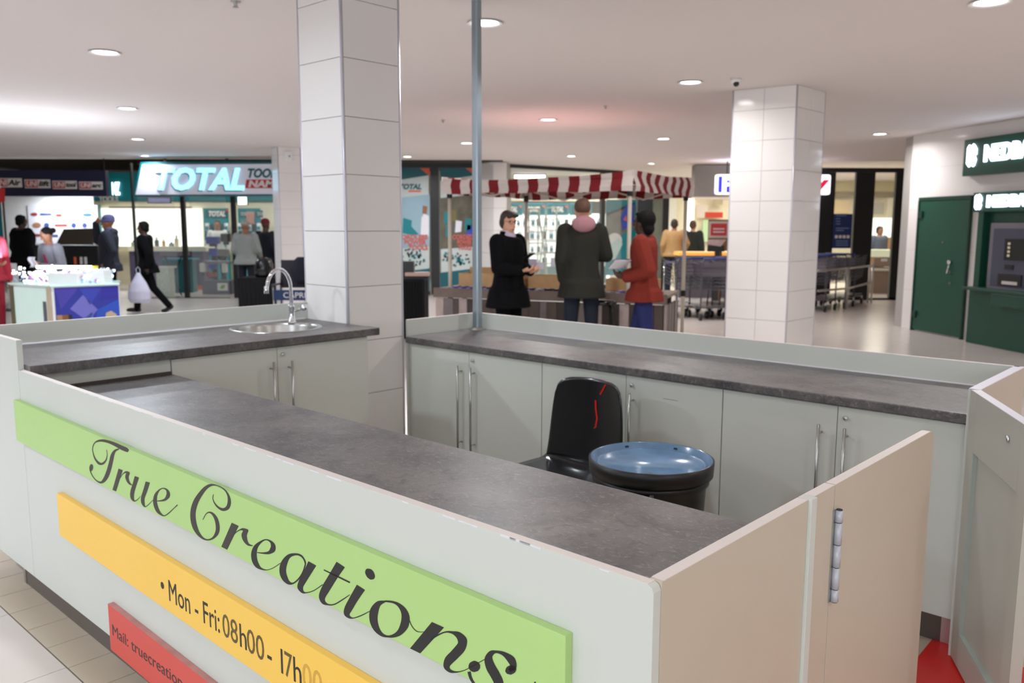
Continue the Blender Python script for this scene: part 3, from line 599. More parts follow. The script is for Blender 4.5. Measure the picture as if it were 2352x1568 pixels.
MB().box(-0.0655, -0.048, 2.112, 2.776, 0.0, H3).build('outer_board', M_BOARD, r, bevel=0.0008)
MB().box(-0.086, -0.066, 2.112, 2.7565, 0.0, H3 - 0.001).build('inner_board', M_PANEL, r)
MB().box(-0.0855, -0.0485, 2.113, 2.775, H3, H3 + 0.0012).build('edge_band', mat('white_edge_tape', (216, 214, 226), 0.4), r)

# ---- gate standing open
GA = math.atan2(-0.434, 0.238)
GF = KF @ Matrix.Translation((-0.064, 2.103, 0)) @ Matrix.Rotation(GA, 4, 'Z')
r = thing('gate', 'kiosk gate standing open, framed board with a recessed panel', 'gate', (0, 0, 0), frame=GF)
# local x along the gate, local y towards its back (away from the kiosk inside)
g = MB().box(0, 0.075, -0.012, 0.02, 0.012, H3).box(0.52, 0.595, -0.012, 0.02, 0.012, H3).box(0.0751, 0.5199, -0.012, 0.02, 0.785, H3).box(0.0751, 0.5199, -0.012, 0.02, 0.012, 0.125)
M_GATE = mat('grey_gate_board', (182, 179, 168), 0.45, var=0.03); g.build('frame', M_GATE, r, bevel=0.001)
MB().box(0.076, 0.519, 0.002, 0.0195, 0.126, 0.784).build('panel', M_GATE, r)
MB().box(0.002, 0.594, -0.0115, 0.0195, H3, H3 + 0.0012).build('edge_band', MATS['white_edge_tape'], r)
MB().cyl((0.42, -0.012, 0.92), (0.42, -0.02, 0.92), 0.011, n=16).build('catch', M_CHROME, r, smooth=True)
MB().box(0.0755, 0.081, -0.0118, 0.002, 0.126, 0.784).box(0.076, 0.519, -0.0118, 0.002, 0.126, 0.131).build('bead', mat('grey_green_bead', (170, 180, 172), 0.5), r)
# ---- red mat in the gateway
o = single(MB().prism([(-0.165, 2.2), (-0.15, 1.2), (0.95, 1.2), (0.95, 2.2)], 0.0004, 0.0035), 'floor_mat', mat('red_vinyl', (206, 36, 30), 0.35, var=0.12, vs_=5), 'bright red floor mat in the gateway beside the open gate', 'mat', (0.3, 1.7, 0), frame=KF)

# ---- pole in the back corner
r = thing('pole', 'tall grey metal pole from the back worktop corner to the ceiling', 'pole', (-3.082, 2.69, ZC), frame=KF)
s = 0.0245; c = 0.007
MB().prism([(-3.082 + x, 2.69 + y) for x, y in ((-s + c, -s), (s - c, -s), (s, -s + c), (s, s - c), (s - c, s), (-s + c, s), (-s, s - c), (-s, -s + c))], ZC + 0.006, CEIL).build('shaft', M_POLE, r)
MB().lathe([(0, 0), (0.056, 0), (0.056, 0.004), (0.04, 0.007), (0.037, 0.016), (0.0, 0.016)], (-3.082, 2.69, ZC), n=28).build('flange', M_STEEL, r, smooth=True)

# ---- black plastic chair
def sheet(fn, nu, nv, t):
    """thickened patch fn(s, q) -> point, with s, q in 0..1"""
    P = [[Vector(fn(i / nu, j / nv)) for i in range(nu + 1)] for j in range(nv + 1)]
    def nrm(i, j):
        a = P[j][min(i + 1, nu)] - P[j][max(i - 1, 0)]; b = P[min(j + 1, nv)][i] - P[max(j - 1, 0)][i]
        return a.cross(b).normalized()
    mb = MB(); n = (nu + 1) * (nv + 1)
    top = [P[j][i] + nrm(i, j) * t / 2 for j in range(nv + 1) for i in range(nu + 1)]
    bot = [P[j][i] - nrm(i, j) * t / 2 for j in range(nv + 1) for i in range(nu + 1)]
    ix = lambda i, j: j * (nu + 1) + i
    fs = []
    for j in range(nv):
        for i in range(nu):
            fs += [(ix(i, j), ix(i + 1, j), ix(i + 1, j + 1), ix(i, j + 1)), (n + ix(i, j + 1), n + ix(i + 1, j + 1), n + ix(i + 1, j), n + ix(i, j))]
    rim = [ix(i, 0) for i in range(nu)] + [ix(nu, j) for j in range(nv)] + [ix(i, nv) for i in range(nu, 0, -1)] + [ix(0, j) for j in range(nv, 0, -1)]
    for q in range(len(rim)):
        a, b = rim[q], rim[(q + 1) % len(rim)]; fs.append((a, a + n, b + n, b))
    return mb.add(top + bot, fs)
M_PLAST = mat('glossy_black_plastic', (20, 20, 25), 0.2, var=0.1, coat=0.4)
CU, CV = -1.605, 1.93
r = thing('chair', 'black glossy plastic chair standing inside the kiosk', 'chair', (CU, CV - 0.2, 0), frame=KF)
def back_fn(s, q):
    x = 2 * s - 1
    w = 0.212 - 0.012 * q
    w *= 1 - 0.05 * q ** 4
    ztop = 0.858 - 0.012 * x * x - 0.075 * (1 - (1 - abs(x) ** 6) ** 0.5)
    z = 0.475 + (ztop - 0.475) * q
    return (CU + x * w, CV + 0.035 * q - 0.05 * x * x * (0.5 + 0.5 * q) - 0.02 * (1 - q) ** 3, z)
MB.build(sheet(back_fn, 28, 24, 0.007), 'backrest', M_PLAST, r, smooth=True)
def seat_fn(s, q):
    x = 2 * s - 1; w = 0.212 - 0.0 * q + 0.012 * math.sin(PI * q)
    z = 0.452 - 0.012 * (1 - x * x) * math.sin(PI * q) + (0.03 * ((0.16 - q) / 0.16) ** 2 if q < 0.16 else 0) - (0.03 * ((q - 0.85) / 0.15) ** 2 if q > 0.85 else 0) + 0.012 * x * x
    return (CU + x * w, CV - 0.02 - 0.42 * q, z)
MB.build(sheet(seat_fn, 18, 18, 0.008), 'seat', M_PLAST, r, smooth=True)
for sx in (-1, 1):
    for f in (0, 1):
        a = (CU + sx * 0.17, CV - 0.08 - 0.27 * f, 0.445); b = (CU + sx * 0.2, CV + 0.0 - 0.42 * f, 0.0)
        MB().tube([a, b], 0.011, n=10).build('leg', M_BLACK, r, smooth=True)
mk = MB()
pts = [(0.05, 0.84), (0.02, 0.79), (-0.005, 0.76), (0.0, 0.72), (0.012, 0.68), (0.006, 0.64), (-0.012, 0.615)]
L_, R_ = [], []
for x, z in pts:
    q = (z - 0.475) / 0.377; y = CV + 0.035 * q - 0.05 * ((0.03 + x) / 0.205) ** 2 - 0.0075
    L_.append((CU + 0.03 + x - 0.0045, y, z)); R_.append((CU + 0.03 + x + 0.0045, y, z))
n = len(pts); mk.add(L_ + R_, [(i, i + 1, n + i + 1, n + i) for i in range(n - 1) if i != 1])
mk.build('red_mark', mat('red_squiggle', (205, 20, 22), 0.35), r)  # thin red squiggle drawn on the backrest

# ---- black drum with a blue lid
BU, BV = -1.055, 1.61
M_BIN = mat('black_drum_plastic', (20, 20, 21), 0.38, var=0.25, vs_=18)
M_BLUE = mat('scuffed_blue_lid', (104, 138, 172), 0.2, var=0.5, vs_=9, coat=0.3)
r = thing('bin', 'round black plastic drum with a scuffed blue tray lid', 'bin', (BU, BV, 0), frame=KF)
MB().lathe([(0.0, 0.0), (0.175, 0.0), (0.185, 0.012), (0.212, 0.56), (0.224, 0.575), (0.224, 0.6), (0.206, 0.6), (0.18, 0.03), (0.0, 0.03)], (BU, BV, 0), n=48).build('body', M_BIN, r, smooth=True)
ld = MB().lathe([(0.226, 0.601), (0.238, 0.605), (0.241, 0.66), (0.234, 0.663)], (BU, BV, 0), n=56)
ld = ld.build('lid_rim', M_BIN, r, smooth=True)
MB().lathe([(0.2335, 0.6625), (0.229, 0.66), (0.226, 0.632), (0.212, 0.629), (0.209, 0.641), (0.2, 0.641), (0.196, 0.628), (0.0, 0.632)], (BU, BV, 0), n=56).build('lid_tray', M_BLUE, r, smooth=True)
hb = MB()
for a0 in (-1.25,):
    c_, s_ = math.cos(a0), math.sin(a0); R0 = 0.226; tx, ty = -s_, c_
    P0 = Vector((BU + c_ * R0, BV + s_ * R0, 0.54))
    hb.obox(P0 + Vector((c_ * 0.012, s_ * 0.012, 0)), 0.024, 0.13, 0.075, rz=a0)
hb.build('side_grip', M_BIN, r, bevel=0.006)
hk = MB().tube([P0 + Vector((tx * 0.07 + c_ * 0.02, ty * 0.07 + s_ * 0.02, z)) for z in (0.05, 0.0, -0.06, -0.1)], 0.008, n=8)
hk.build('clip', M_DARK, r, smooth=True)
MB().obox(Vector((BU + 0.10, BV - 0.13, 0.633)), 0.085, 0.035, 0.004, rz=-0.3).build('broken_slot', M_BLACK, r)
_tm = MB().box(-0.002, 0.002, -0.008, 0.008, 0.003, 0.011).data('tape_mark', mat('lid_scuff', (52, 56, 62), 0.6))
for a in (0.5, 1.7, 2.6):
    o = bpy.data.objects.new('tape_mark', _tm); COL.objects.link(o); o.parent = r
    o.matrix_local = Matrix.Translation((math.cos(a) * 0.2282, math.sin(a) * 0.2282, 0.639)) @ Matrix.Rotation(a, 4, 'Z')
# ============================================================ people
def remesh(mb, voxel, name, m, smooth_it=2):
    """fuse overlapping solids into one continuous skin"""
    me = bpy.data.meshes.new('tmp'); me.from_pydata([tuple(v) for v in mb.v], [], mb.f); me.update()
    bm = bmesh.new(); bm.from_mesh(me); bmesh.ops.recalc_face_normals(bm, faces=bm.faces); bm.to_mesh(me); bm.free()
    o = bpy.data.objects.new('tmp', me); COL.objects.link(o)
    md = o.modifiers.new('r', 'REMESH'); md.mode = 'VOXEL'; md.voxel_size = voxel
    if smooth_it:
        ms = o.modifiers.new('s', 'SMOOTH'); ms.iterations = smooth_it; ms.factor = 0.5
    dg = bpy.context.evaluated_depsgraph_get(); dg.update()
    out = bpy.data.meshes.new_from_object(o.evaluated_get(dg))
    bpy.data.objects.remove(o); bpy.data.meshes.remove(me)
    out.name = name; out.materials.clear(); out.materials.append(m)
    out.polygons.foreach_set('use_smooth', [True] * len(out.polygons))
    return out
def limb(mb, pts, rs, n=10):
    """tapered limb with rounded joints"""
    pts = [Vector(p) for p in pts]
    for i in range(len(pts) - 1): mb.cyl(pts[i], pts[i + 1], rs[i], rs[i + 1], n=n)
    for p, r_ in zip(pts, rs): mb.ball(p, r_, n=n, k=6)
    return mb
def loft(mb, rows, n=16, tip=True):
    """rows of (x, y, z, rx, ry): elliptical sections, closed"""
    vs = [Vector((x + rx * math.cos(2 * PI * j / n), y + ry * math.sin(2 * PI * j / n), z)) for x, y, z, rx, ry in rows for j in range(n)]
    k = len(rows)
    fs = [(i * n + j, i * n + (j + 1) % n, (i + 1) * n + (j + 1) % n, (i + 1) * n + j) for i in range(k - 1) for j in range(n)]
    fs += [tuple(range(n - 1, -1, -1)), tuple(range((k - 1) * n, k * n))]
    return mb.add(vs, fs)
def hand(mb, w, d, pn, curl=0.5, side=1):
    """palm, four fingers and a thumb; w wrist, d pointing direction, pn palm normal"""
    d = Vector(d).normalized(); pn = Vector(pn); pn = (pn - d * pn.dot(d)).normalized(); s = d.cross(pn) * side; w = Vector(w)
    for t in (-0.028, -0.01, 0.01, 0.027): limb(mb, [w + d * 0.01 + s * t * 0.6, w + d * 0.085 + s * t], [0.016, 0.0135], n=6)
    for t, L in ((-0.029, 0.062), (-0.010, 0.074), (0.010, 0.07), (0.028, 0.055)):
        b = w + d * 0.09 + s * t; c = b + (d * math.cos(curl * 0.7) + pn * math.sin(curl * 0.7)) * L * 0.5
        e = c + (d * math.cos(curl * 1.7) + pn * math.sin(curl * 1.7)) * L * 0.5
        limb(mb, [b, c, e], [0.0098, 0.009, 0.0078], n=6)
    b = w + d * 0.03 - s * 0.026; c = b + (d * 0.7 - s * 0.7 + pn * 0.25).normalized() * 0.04
    limb(mb, [b, c, c + (d * 0.9 - s * 0.15 + pn * 0.3).normalized() * 0.03], [0.0125, 0.0105, 0.009], n=6)

SKIN_L = mat('skin_light', (214, 160, 132), 0.55); SKIN_M = mat('skin_brown', (150, 100, 74), 0.55); SKIN_D = mat('skin_dark', (74, 48, 38), 0.5)
M_EYE = mat('eye', (28, 22, 20), 0.2); M_LIP = mat('lips', (158, 84, 78), 0.5); M_SHOE = mat('shoe_black', (22, 20, 20), 0.5)

def person(label, loc, rz, H=1.72, skin=SKIN_L, voxel=0.011, lean=0.0, head_yaw=0.0, head_tilt=0.0,
           arms=None, legs=None, hands=True, garments=(), hair=None, hat=None, extra=None, girth=1.0, hair_style='short'):
    """figure facing local -Y. arms: {side: (elbow, wrist, palm_dir, palm_normal)} in metres for a 1.72 m figure."""
    k = H / 1.72
    r = local('person', label, 'person', loc, rz)
    r.scale = (k, k, k)
    L = lambda z: Vector((0, -lean * max(0, z - 0.95), 0))           # forward lean of the trunk
    hipz = 0.92
    legs = legs or {}
    arms = arms or {}
    J = {}
    for s in (-1, 1):
        kn, an, toe = legs.get(s, ((s * 0.105, -0.01, 0.50), (s * 0.11, 0.02, 0.085), (s * 0.125, -0.13, 0.03)))
        J[s] = dict(hip=Vector((s * 0.09, 0, hipz)), knee=Vector(kn), ank=Vector(an), toe=Vector(toe))
        sh = Vector((s * 0.185 * (0.6 + 0.4 * girth), 0.01, 1.40)) + L(1.4)
        el, wr, pd, pn = arms.get(s, ((s * 0.25, 0.05, 1.12), (s * 0.25, -0.03, 0.88), (0, -0.2, -1), (-s, 0, 0)))
        J[s].update(sh=sh, el=Vector(el), wr=Vector(wr), pd=Vector(pd), pn=Vector(pn))
    # body: one continuous skin
    b = MB()
    trunk = [(0, 0.0, 0.86, 0.12, 0.09), (0, 0.0, 0.94, 0.165, 0.115), (0, 0, 1.04, 0.145, 0.10), (0, 0, 1.14, 0.145, 0.098), (0, 0, 1.26, 0.165, 0.108), (0, 0.005, 1.36, 0.175, 0.105), (0, 0.01, 1.43, 0.13, 0.085), (0, 0.01, 1.47, 0.06, 0.06)]
    g = lambda e: [(x + L(z).x, y + L(z).y, z, (rx + e) * girth, (ry + e) * girth) for x, y, z, rx, ry in trunk]
    loft(b, g(0))
    hc = Vector((0, -0.005, 1.60)) + L(1.6)
    limb(b, [Vector((0, 0.012, 1.42)) + L(1.42), hc + Vector((0, 0.02, -0.06))], [0.06, 0.052])
    hm = Matrix.Translation(hc) @ Matrix.Rotation(head_yaw, 4, 'Z') @ Matrix.Rotation(head_tilt, 4, 'X')
    hb = MB()
    hb.ball((0, 0.012, 0.03), (0.076, 0.094, 0.092), n=16, k=12); loft(hb, [(0, -0.022, -0.118, 0.022, 0.026), (0, -0.02, -0.105, 0.042, 0.048), (0, -0.01, -0.06, 0.062, 0.07), (0, 0.0, 0.0, 0.07, 0.083), (0, 0.005, 0.04, 0.072, 0.088)])
    limb(hb, [(0, -0.085, 0.012), (0, -0.104, -0.028)], [0.009, 0.0125], n=8)
    hb.ball((0, -0.082, -0.068), (0.024, 0.012, 0.012), n=10, k=6)
    for s in (-1, 1): hb.ball((s * 0.076, 0.01, -0.01), (0.009, 0.02, 0.032), n=8, k=6); hb.ball((s * 0.033, -0.078, 0.026), (0.02, 0.01, 0.007), n=8, k=6)
    b.add([hm @ v for v in hb.v], hb.f)
    for s in (-1, 1):
        q = J[s]
        limb(b, [q['hip'], q['knee'], q['ank']], [0.082, 0.054, 0.038]); limb(b, [q['ank'] + Vector((0, 0.02, -0.045)), q['toe']], [0.034, 0.026])
        limb(b, [q['sh'], q['el'], q['wr']], [0.052, 0.040, 0.027])
        if hands: hand(b, q['wr'], q['pd'], q['pn'], 0.75, side=s)
    def put(name, me):
        o = bpy.data.objects.new(name, me); COL.objects.link(o); o.parent = r; ORG[o.name] = (0, 0, 0); return o
    put('body', remesh(b, voxel, 'body', skin))
    for s in (-1, 1):
        put('eye', MB().ball(hm @ Vector((s * 0.031, -0.079, 0.012)), 0.009, n=8, k=6).data('eye', M_EYE, smooth=True))
    put('mouth', MB().add([hm @ v for v in MB().ball((0, -0.093, -0.066), (0.022, 0.006, 0.005), n=10, k=6).v], MB().ball((0, 0, 0), 1, n=10, k=6).f).data('mouth', M_LIP, smooth=True))
    # hair / hat
    if hair:
        h = MB(); h.ball((0, 0.026, 0.043), (0.084, 0.094, 0.09), n=16, k=10); (h.ball((0, -0.025, 0.088), (0.06, 0.05, 0.03), n=14, k=8) if hair_style != 'bun' else None)
        if hair_style in ('bob', 'short'):
            for s in (-1, 1): h.ball((s * 0.068, 0.03, 0.0), (0.022, 0.05, 0.06 if hair_style == 'bob' else 0.045), n=10, k=8)
            h.ball((0, 0.07, -0.02), (0.07, 0.045, 0.065), n=12, k=8)
        if hair_style == 'bob': h.ball((0.03, -0.072, 0.075), (0.05, 0.02, 0.024), n=10, k=6); h.ball((-0.035, -0.07, 0.07), (0.04, 0.02, 0.026), n=10, k=6)
        if hair_style == 'thick': h.ball((0, 0.04, 0.035), (0.094, 0.105, 0.105), n=14, k=10); h.ball((0, 0.07, -0.06), (0.075, 0.06, 0.07), n=12, k=8)
        if hair_style == 'bun': h.ball((0, 0.125, 0.03), 0.045, n=12, k=8)
        me = MB(); me.add([hm @ v for v in h.v], h.f)
        put('hair', remesh(me, max(0.008, voxel * 0.8), 'hair', hair))
    if hat:
        h = MB(); kind, hmat = hat
        loft(h, [(0, 0.015, 0.03, 0.088, 0.102), (0, 0.015, 0.06, 0.09, 0.105), (0, 0.018, 0.10, 0.083, 0.098), (0, 0.02, 0.13, 0.06, 0.072), (0, 0.02, 0.143, 0.025, 0.03)])
        if kind == 'slouch': h.ball((0, 0.105, 0.085), (0.07, 0.07, 0.06), n=14, k=8)
        if kind == 'brim': loft(h, [(0, 0.0, 0.02, 0.10, 0.125), (0, 0.01, 0.05, 0.089, 0.104)])
        me = MB(); me.add([hm @ v for v in h.v], h.f)
        put('hat', remesh(me, 0.009, 'hat', hmat))
    # clothing
    for gm in garments:
        kind, m = gm[0], gm[1]; opt = gm[2] if len(gm) > 2 else {}
        c = MB(); e = opt.get('e', 0.018)
        if kind in ('jacket', 'coat', 'top'):
            rows = [q for q in g(e) if q[2] > 0.90 and q[2] < 1.45]
            if kind != 'top' or True:
                neck = (0, 0.012 + L(1.46).y, 1.455, 0.085, 0.075)
                rows = rows + [neck]
            hem = opt.get('hem', 0.86)
            fl_ = opt.get('flare', 0.02)
            base = rows[0]
            low = []
            for i in range(4):
                f = (4 - i) / 4
                low.append((0, 0, base[2] - (base[2] - hem) * f, base[3] + 0.02 + fl_ * f, base[4] + 0.03 + fl_ * 0.8 * f))
            loft(c, low + rows)
            if opt.get('sleeves', True):
                for s in (-1, 1):
                    q = J[s]; w2 = q['el'].lerp(q['wr'], opt.get('sleeve_end', 0.95))
                    limb(c, [q['sh'] + Vector((-s * 0.015, 0, -0.005)), q['el'], w2], [0.074 + e * 0.6, 0.056 + e * 0.5, 0.042 + e * 0.4])
            if opt.get('hood'): 
                c.ball(Vector((0, 0.085, 1.45)) + L(1.45), (0.13, 0.07, 0.065), n=14, k=8)
            if opt.get('collar'):
                loft(c, [(0, 0.012 + L(1.44).y, 1.42, 0.105, 0.09), (0, 0.02 + L(1.5).y, 1.515, 0.078, 0.072)])
            nm = opt.get('name', kind)
        elif kind == 'trousers':
            loft(c, [(0, 0, 0.82, 0.15, 0.115), (0, 0, 0.90, 0.178, 0.128), (0, 0, 1.0, 0.165, 0.118)])
            for s in (-1, 1):
                q = J[s]; limb(c, [q['hip'] + Vector((0, 0, -0.02)), q['knee'], q['ank'] + Vector((0, 0.0, -0.02))], [0.098, 0.072, 0.06])
            nm = kind
        elif kind == 'neck':   # scarf, shirt collar or hood lining round the neck
            loft(c, [(0, -0.005 + L(1.45).y, 1.40, 0.09, 0.10), (0, 0.012 + L(1.45).y, 1.45, 0.095, 0.09), (0, 0.02 + L(1.5).y, 1.52, 0.075, 0.072)])
            if opt.get('back'): c.ball(Vector((0, 0.12, 1.475)) + L(1.46), (0.125, 0.06, 0.085), n=12, k=8)
            nm = opt.get('name', 'scarf')
        elif kind == 'front':  # visible shirt front
            loft(c, [(0, -0.052 + L(1.2).y, 1.12, 0.075, 0.075), (0, -0.058 + L(1.3).y, 1.28, 0.07, 0.075), (0, -0.05 + L(1.38).y, 1.38, 0.05, 0.06)])
            nm = opt.get('name', 'shirt')
        put(nm, remesh(c, max(voxel, 0.011), nm, m, 3))
    for s in (-1, 1):
        q = J[s]; sm = MB(); d = (q['toe'] - q['ank']); d.z = 0
        d = d.normalized() if d.length > 0.01 else Vector((0, -1, 0))
        limb(sm, [q['ank'] + Vector((0, 0, -0.035)) - d * 0.03, q['toe'] - d * 0.02 + Vector((0, 0, 0.012)), q['toe'] + d * 0.03 + Vector((0, 0, 0.008))], [0.046, 0.042, 0.034])
        put('shoe', remesh(sm, 0.012, 'shoe', M_SHOE))
    return r, hm, put

C_BLACK = mat('cloth_black', (10, 10, 13), 0.95, var=0.15, bump=0.1, spec=0.15); C_OLIVE = mat('cloth_dark_olive', (38, 37, 31), 0.95, var=0.12, bump=0.1)
C_JEANS = mat('cloth_dark_denim', (26, 34, 50), 0.9, var=0.2); C_NAVY = mat('cloth_navy', (22, 26, 40), 0.85, var=0.12)
C_ORANGE = mat('cloth_rust_orange', (122, 46, 36), 0.95, var=0.1, bump=0.1, spec=0.2); C_BLUE = mat('cloth_royal_navy', (30, 40, 92), 0.9)
C_GREY = mat('cloth_grey_knit', (146, 150, 146), 0.95, var=0.1, bump=0.3); C_CARD = mat('cloth_cardigan_grey', (126, 128, 138), 0.95, var=0.1)
C_PINK = mat('cloth_dusty_pink', (176, 128, 134), 0.9); C_LILAC = mat('cloth_pale_lilac', (190, 180, 196), 0.9); C_MAG = mat('cloth_magenta', (150, 46, 84), 0.9)
C_TAN = mat('cloth_tan', (176, 140, 92), 0.9); C_GREEN = mat('cloth_dark_green', (44, 52, 44), 0.9); C_PURP = mat('cloth_slate_purple', (66, 66, 106), 0.9, var=0.12)
C_BEANIE = mat('cloth_oatmeal', (160, 156, 148), 0.95, bump=0.3); C_PLAID = mat('cloth_plaid_blue', (84, 94, 116), 0.9, var=0.5, vs_=30); C_REDS = mat('cloth_deep_red', (150, 30, 48), 0.9)
HAIR_B = mat('hair_dark_brown', (48, 36, 28), 0.6, var=0.25, vs_=40); HAIR_K = mat('hair_black', (14, 12, 12), 0.8, spec=0.2); HAIR_C = mat('hair_cropped_brown', (98, 70, 56), 0.7, var=0.2)

def ground(px, Y): 
    p = at(px, 518, Y); return (p.x, Y, 0.0)

# woman in the long black coat, turned to the right, face towards the camera
r, hm, put = person('woman in a long black coat and glasses holding a phone by the market stall', ground(1168, 8.95), math.radians(52), 1.70, SKIN_L, 0.009, head_yaw=math.radians(-22), head_tilt=0.06,
    arms={-1: ((-0.21, -0.02, 1.12), (-0.09, -0.25, 1.10), (0.35, -0.9, 0.1), (0.2, 0, 1)), 1: ((0.22, -0.03, 1.12), (0.08, -0.24, 1.08), (-0.3, -0.9, 0.15), (-0.2, 0, 1))},
    garments=[('coat', C_BLACK, dict(hem=0.70, flare=0.055, e=0.03, collar=True, sleeve_end=0.9)), ('trousers', C_BLACK), ('neck', C_LILAC)], hair=HAIR_B, hair_style='bob', girth=1.06)
gl = MB()
for s in (-1, 1): gl.tube([(s * 0.034 + 0.026 * math.cos(2 * PI * i / 14), -0.098, 0.01 + 0.02 * math.sin(2 * PI * i / 14)) for i in range(14)], 0.0022, n=5, closed=True)
for s in (-1, 1): gl.tube([(s * 0.06, -0.096, 0.014), (s * 0.078, -0.02, 0.016)], 0.002, n=5)
gl.tube([(-0.009, -0.1, 0.014), (0.009, -0.1, 0.014)], 0.002, n=5)
g2 = MB(); g2.add([hm @ v for v in gl.v], gl.f); put('glasses', g2.data('glasses', M_DARK))
# man in the olive parka, back to the camera
r, hm, put = person('man seen from behind in a dark olive parka with a dusty pink hood', ground(1338, 9.05), math.radians(184), 1.83, SKIN_L, 0.009, lean=0.05, head_tilt=0.12,
    arms={1: ((0.215, 0.05, 1.12), (0.19, -0.04, 0.92), (-0.1, -0.3, -0.9), (-1, 0, 0)), -1: ((-0.25, -0.02, 1.16), (-0.17, -0.22, 1.14), (0.4, -0.9, 0), (0, 0, -1))},
    garments=[('coat', C_OLIVE, dict(hem=0.74, flare=0.04, e=0.03, hood=True, name='parka')), ('trousers', C_JEANS), ('neck', C_PINK, dict(back=True, name='hood_lining'))], hair=HAIR_C, hair_style='crop', girth=0.98)
# child in rust orange
r, hm, put = person('young person in a rust orange jumper and navy trousers beside the stall', ground(1484, 8.62), math.radians(-112), 1.70, SKIN_D, 0.009, head_yaw=math.radians(-14), lean=0.05,
    arms={-1: ((-0.20, 0.02, 1.12), (-0.12, -0.24, 1.06), (0.2, -0.95, 0.1), (0.3, 0, 1)), 1: ((0.24, 0.10, 1.12), (0.16, -0.16, 1.04), (-0.1, -0.95, 0.1), (-0.3, 0, 1))},
    legs={-1: ((-0.1, -0.1, 0.5), (-0.1, -0.06, 0.085), (-0.1, -0.2, 0.03)), 1: ((0.1, 0.06, 0.5), (0.1, 0.16, 0.085), (0.1, 0.02, 0.03))},
    garments=[('jacket', C_ORANGE, dict(hem=0.80, flare=0.035, e=0.032, name='jumper')), ('trousers', C_BLUE)], hair=HAIR_K, hair_style='thick')
# man in the slate hat with a raised arm
r, hm, put = person('man in a slate purple hat raising one hand to his head', ground(246, 14.0), math.radians(-78), 1.69, SKIN_M, 0.011, lean=-0.02, head_yaw=math.radians(-6),
    arms={-1: ((-0.24, -0.22, 1.30), (-0.1, -0.20, 1.60), (0.35, 0.6, 0.6), (1, 0, 0)), 1: ((0.25, 0.13, 1.14), (0.22, 0.0, 0.93), (0, -0.6, -0.8), (-1, 0, 0))},
    garments=[('jacket', C_NAVY, dict(hem=0.80, flare=0.02, e=0.034, hood=True)), ('trousers', C_BLACK), ('neck', C_PURP, dict(name='collar'))], hat=('brim', C_PURP), girth=1.1)
# walker with a carrier bag
r, hm, put = person('person in black striding left with a white carrier bag in front of the tool shop', ground(333, 14.9), math.radians(-86), 1.60, SKIN_D, 0.012, lean=0.06,
    legs={-1: ((-0.08, -0.20, 0.50), (-0.08, -0.26, 0.09), (-0.08, -0.40, 0.04)), 1: ((0.08, 0.12, 0.48), (0.08, 0.40, 0.16), (0.08, 0.30, 0.04))},
    arms={-1: ((-0.24, -0.05, 1.12), (-0.25, -0.12, 0.88), (0, -0.2, -1), (1, 0, 0)), 1: ((0.24, 0.12, 1.13), (0.24, 0.08, 0.88), (0, -0.1, -1), (-1, 0, 0))},
    garments=[('coat', C_BLACK, dict(hem=0.76, flare=0.06, e=0.03)), ('trousers', C_BLACK)], hair=HAIR_K)
b = at(319, 655, 14.55)
r = local('carrier_bag', 'white plastic carrier bag carried by the striding person in black', 'bag', (b.x, b.y, b.z - 0.3), rz=0.2)
c = MB(); loft(c, [(0, 0, 0.0, 0.15, 0.07), (0, 0, 0.06, 0.19, 0.10), (0, 0, 0.2, 0.185, 0.11), (0, 0, 0.34, 0.13, 0.08), (0, 0, 0.46, 0.06, 0.035), (0, 0, 0.52, 0.03, 0.02)], n=14)
o = bpy.data.objects.new('sack', remesh(c, 0.015, 'sack', mat('bag_plastic', (206, 204, 224), 0.3, var=0.12, vs_=9))); COL.objects.link(o); o.parent = r
MB().tube([(-0.03, 0, 0.5), (-0.03, 0, 0.58), (0.0, 0, 0.62), (0.03, 0, 0.58), (0.03, 0, 0.5)], 0.006, n=6).build('handle_loop', MATS['bag_plastic'], r)
# assistant behind the phone counter
r, hm, put = person('woman in a grey cardigan over a magenta top behind the glittering counter', ground(122, 11.95), math.radians(-28), 1.50, SKIN_M, 0.011, lean=0.18, head_tilt=0.45, head_yaw=math.radians(-20),
    arms={-1: ((-0.25, -0.08, 1.10), (-0.10, -0.30, 1.16), (0.25, -0.9, 0.3), (1, 0, 0)), 1: ((0.27, -0.06, 1.08), (0.06, -0.28, 1.12), (-0.2, -0.9, 0.3), (-1, 0, 0))},
    garments=[('jacket', C_CARD, dict(hem=0.84, e=0.024, name='cardigan')), ('front', C_MAG, dict(name='top')), ('trousers', C_BLACK)], hair=HAIR_K, hair_style='bun')
put('hair_band', MB().tube([hm @ Vector((0.03 * math.cos(2 * PI * i / 12), 0.095, 0.035 + 0.03 * math.sin(2 * PI * i / 12))) for i in range(12)], 0.008, n=6, closed=True).data('hair_band', M_TEAL))
p = at(76, 602, 11.6)
r = local('cloth', 'small white wiping cloth held by the woman behind the phone counter', 'cloth', tuple(p), rz=0.3)
MB.build(sheet(lambda s, q: (0.09 * (s - 0.5) + 0.02 * math.sin(6 * q), 0.03 * math.sin(5 * s), 0.14 * (q - 0.5)), 8, 8, 0.006), 'sheet', M_PAPER, r, smooth=True)
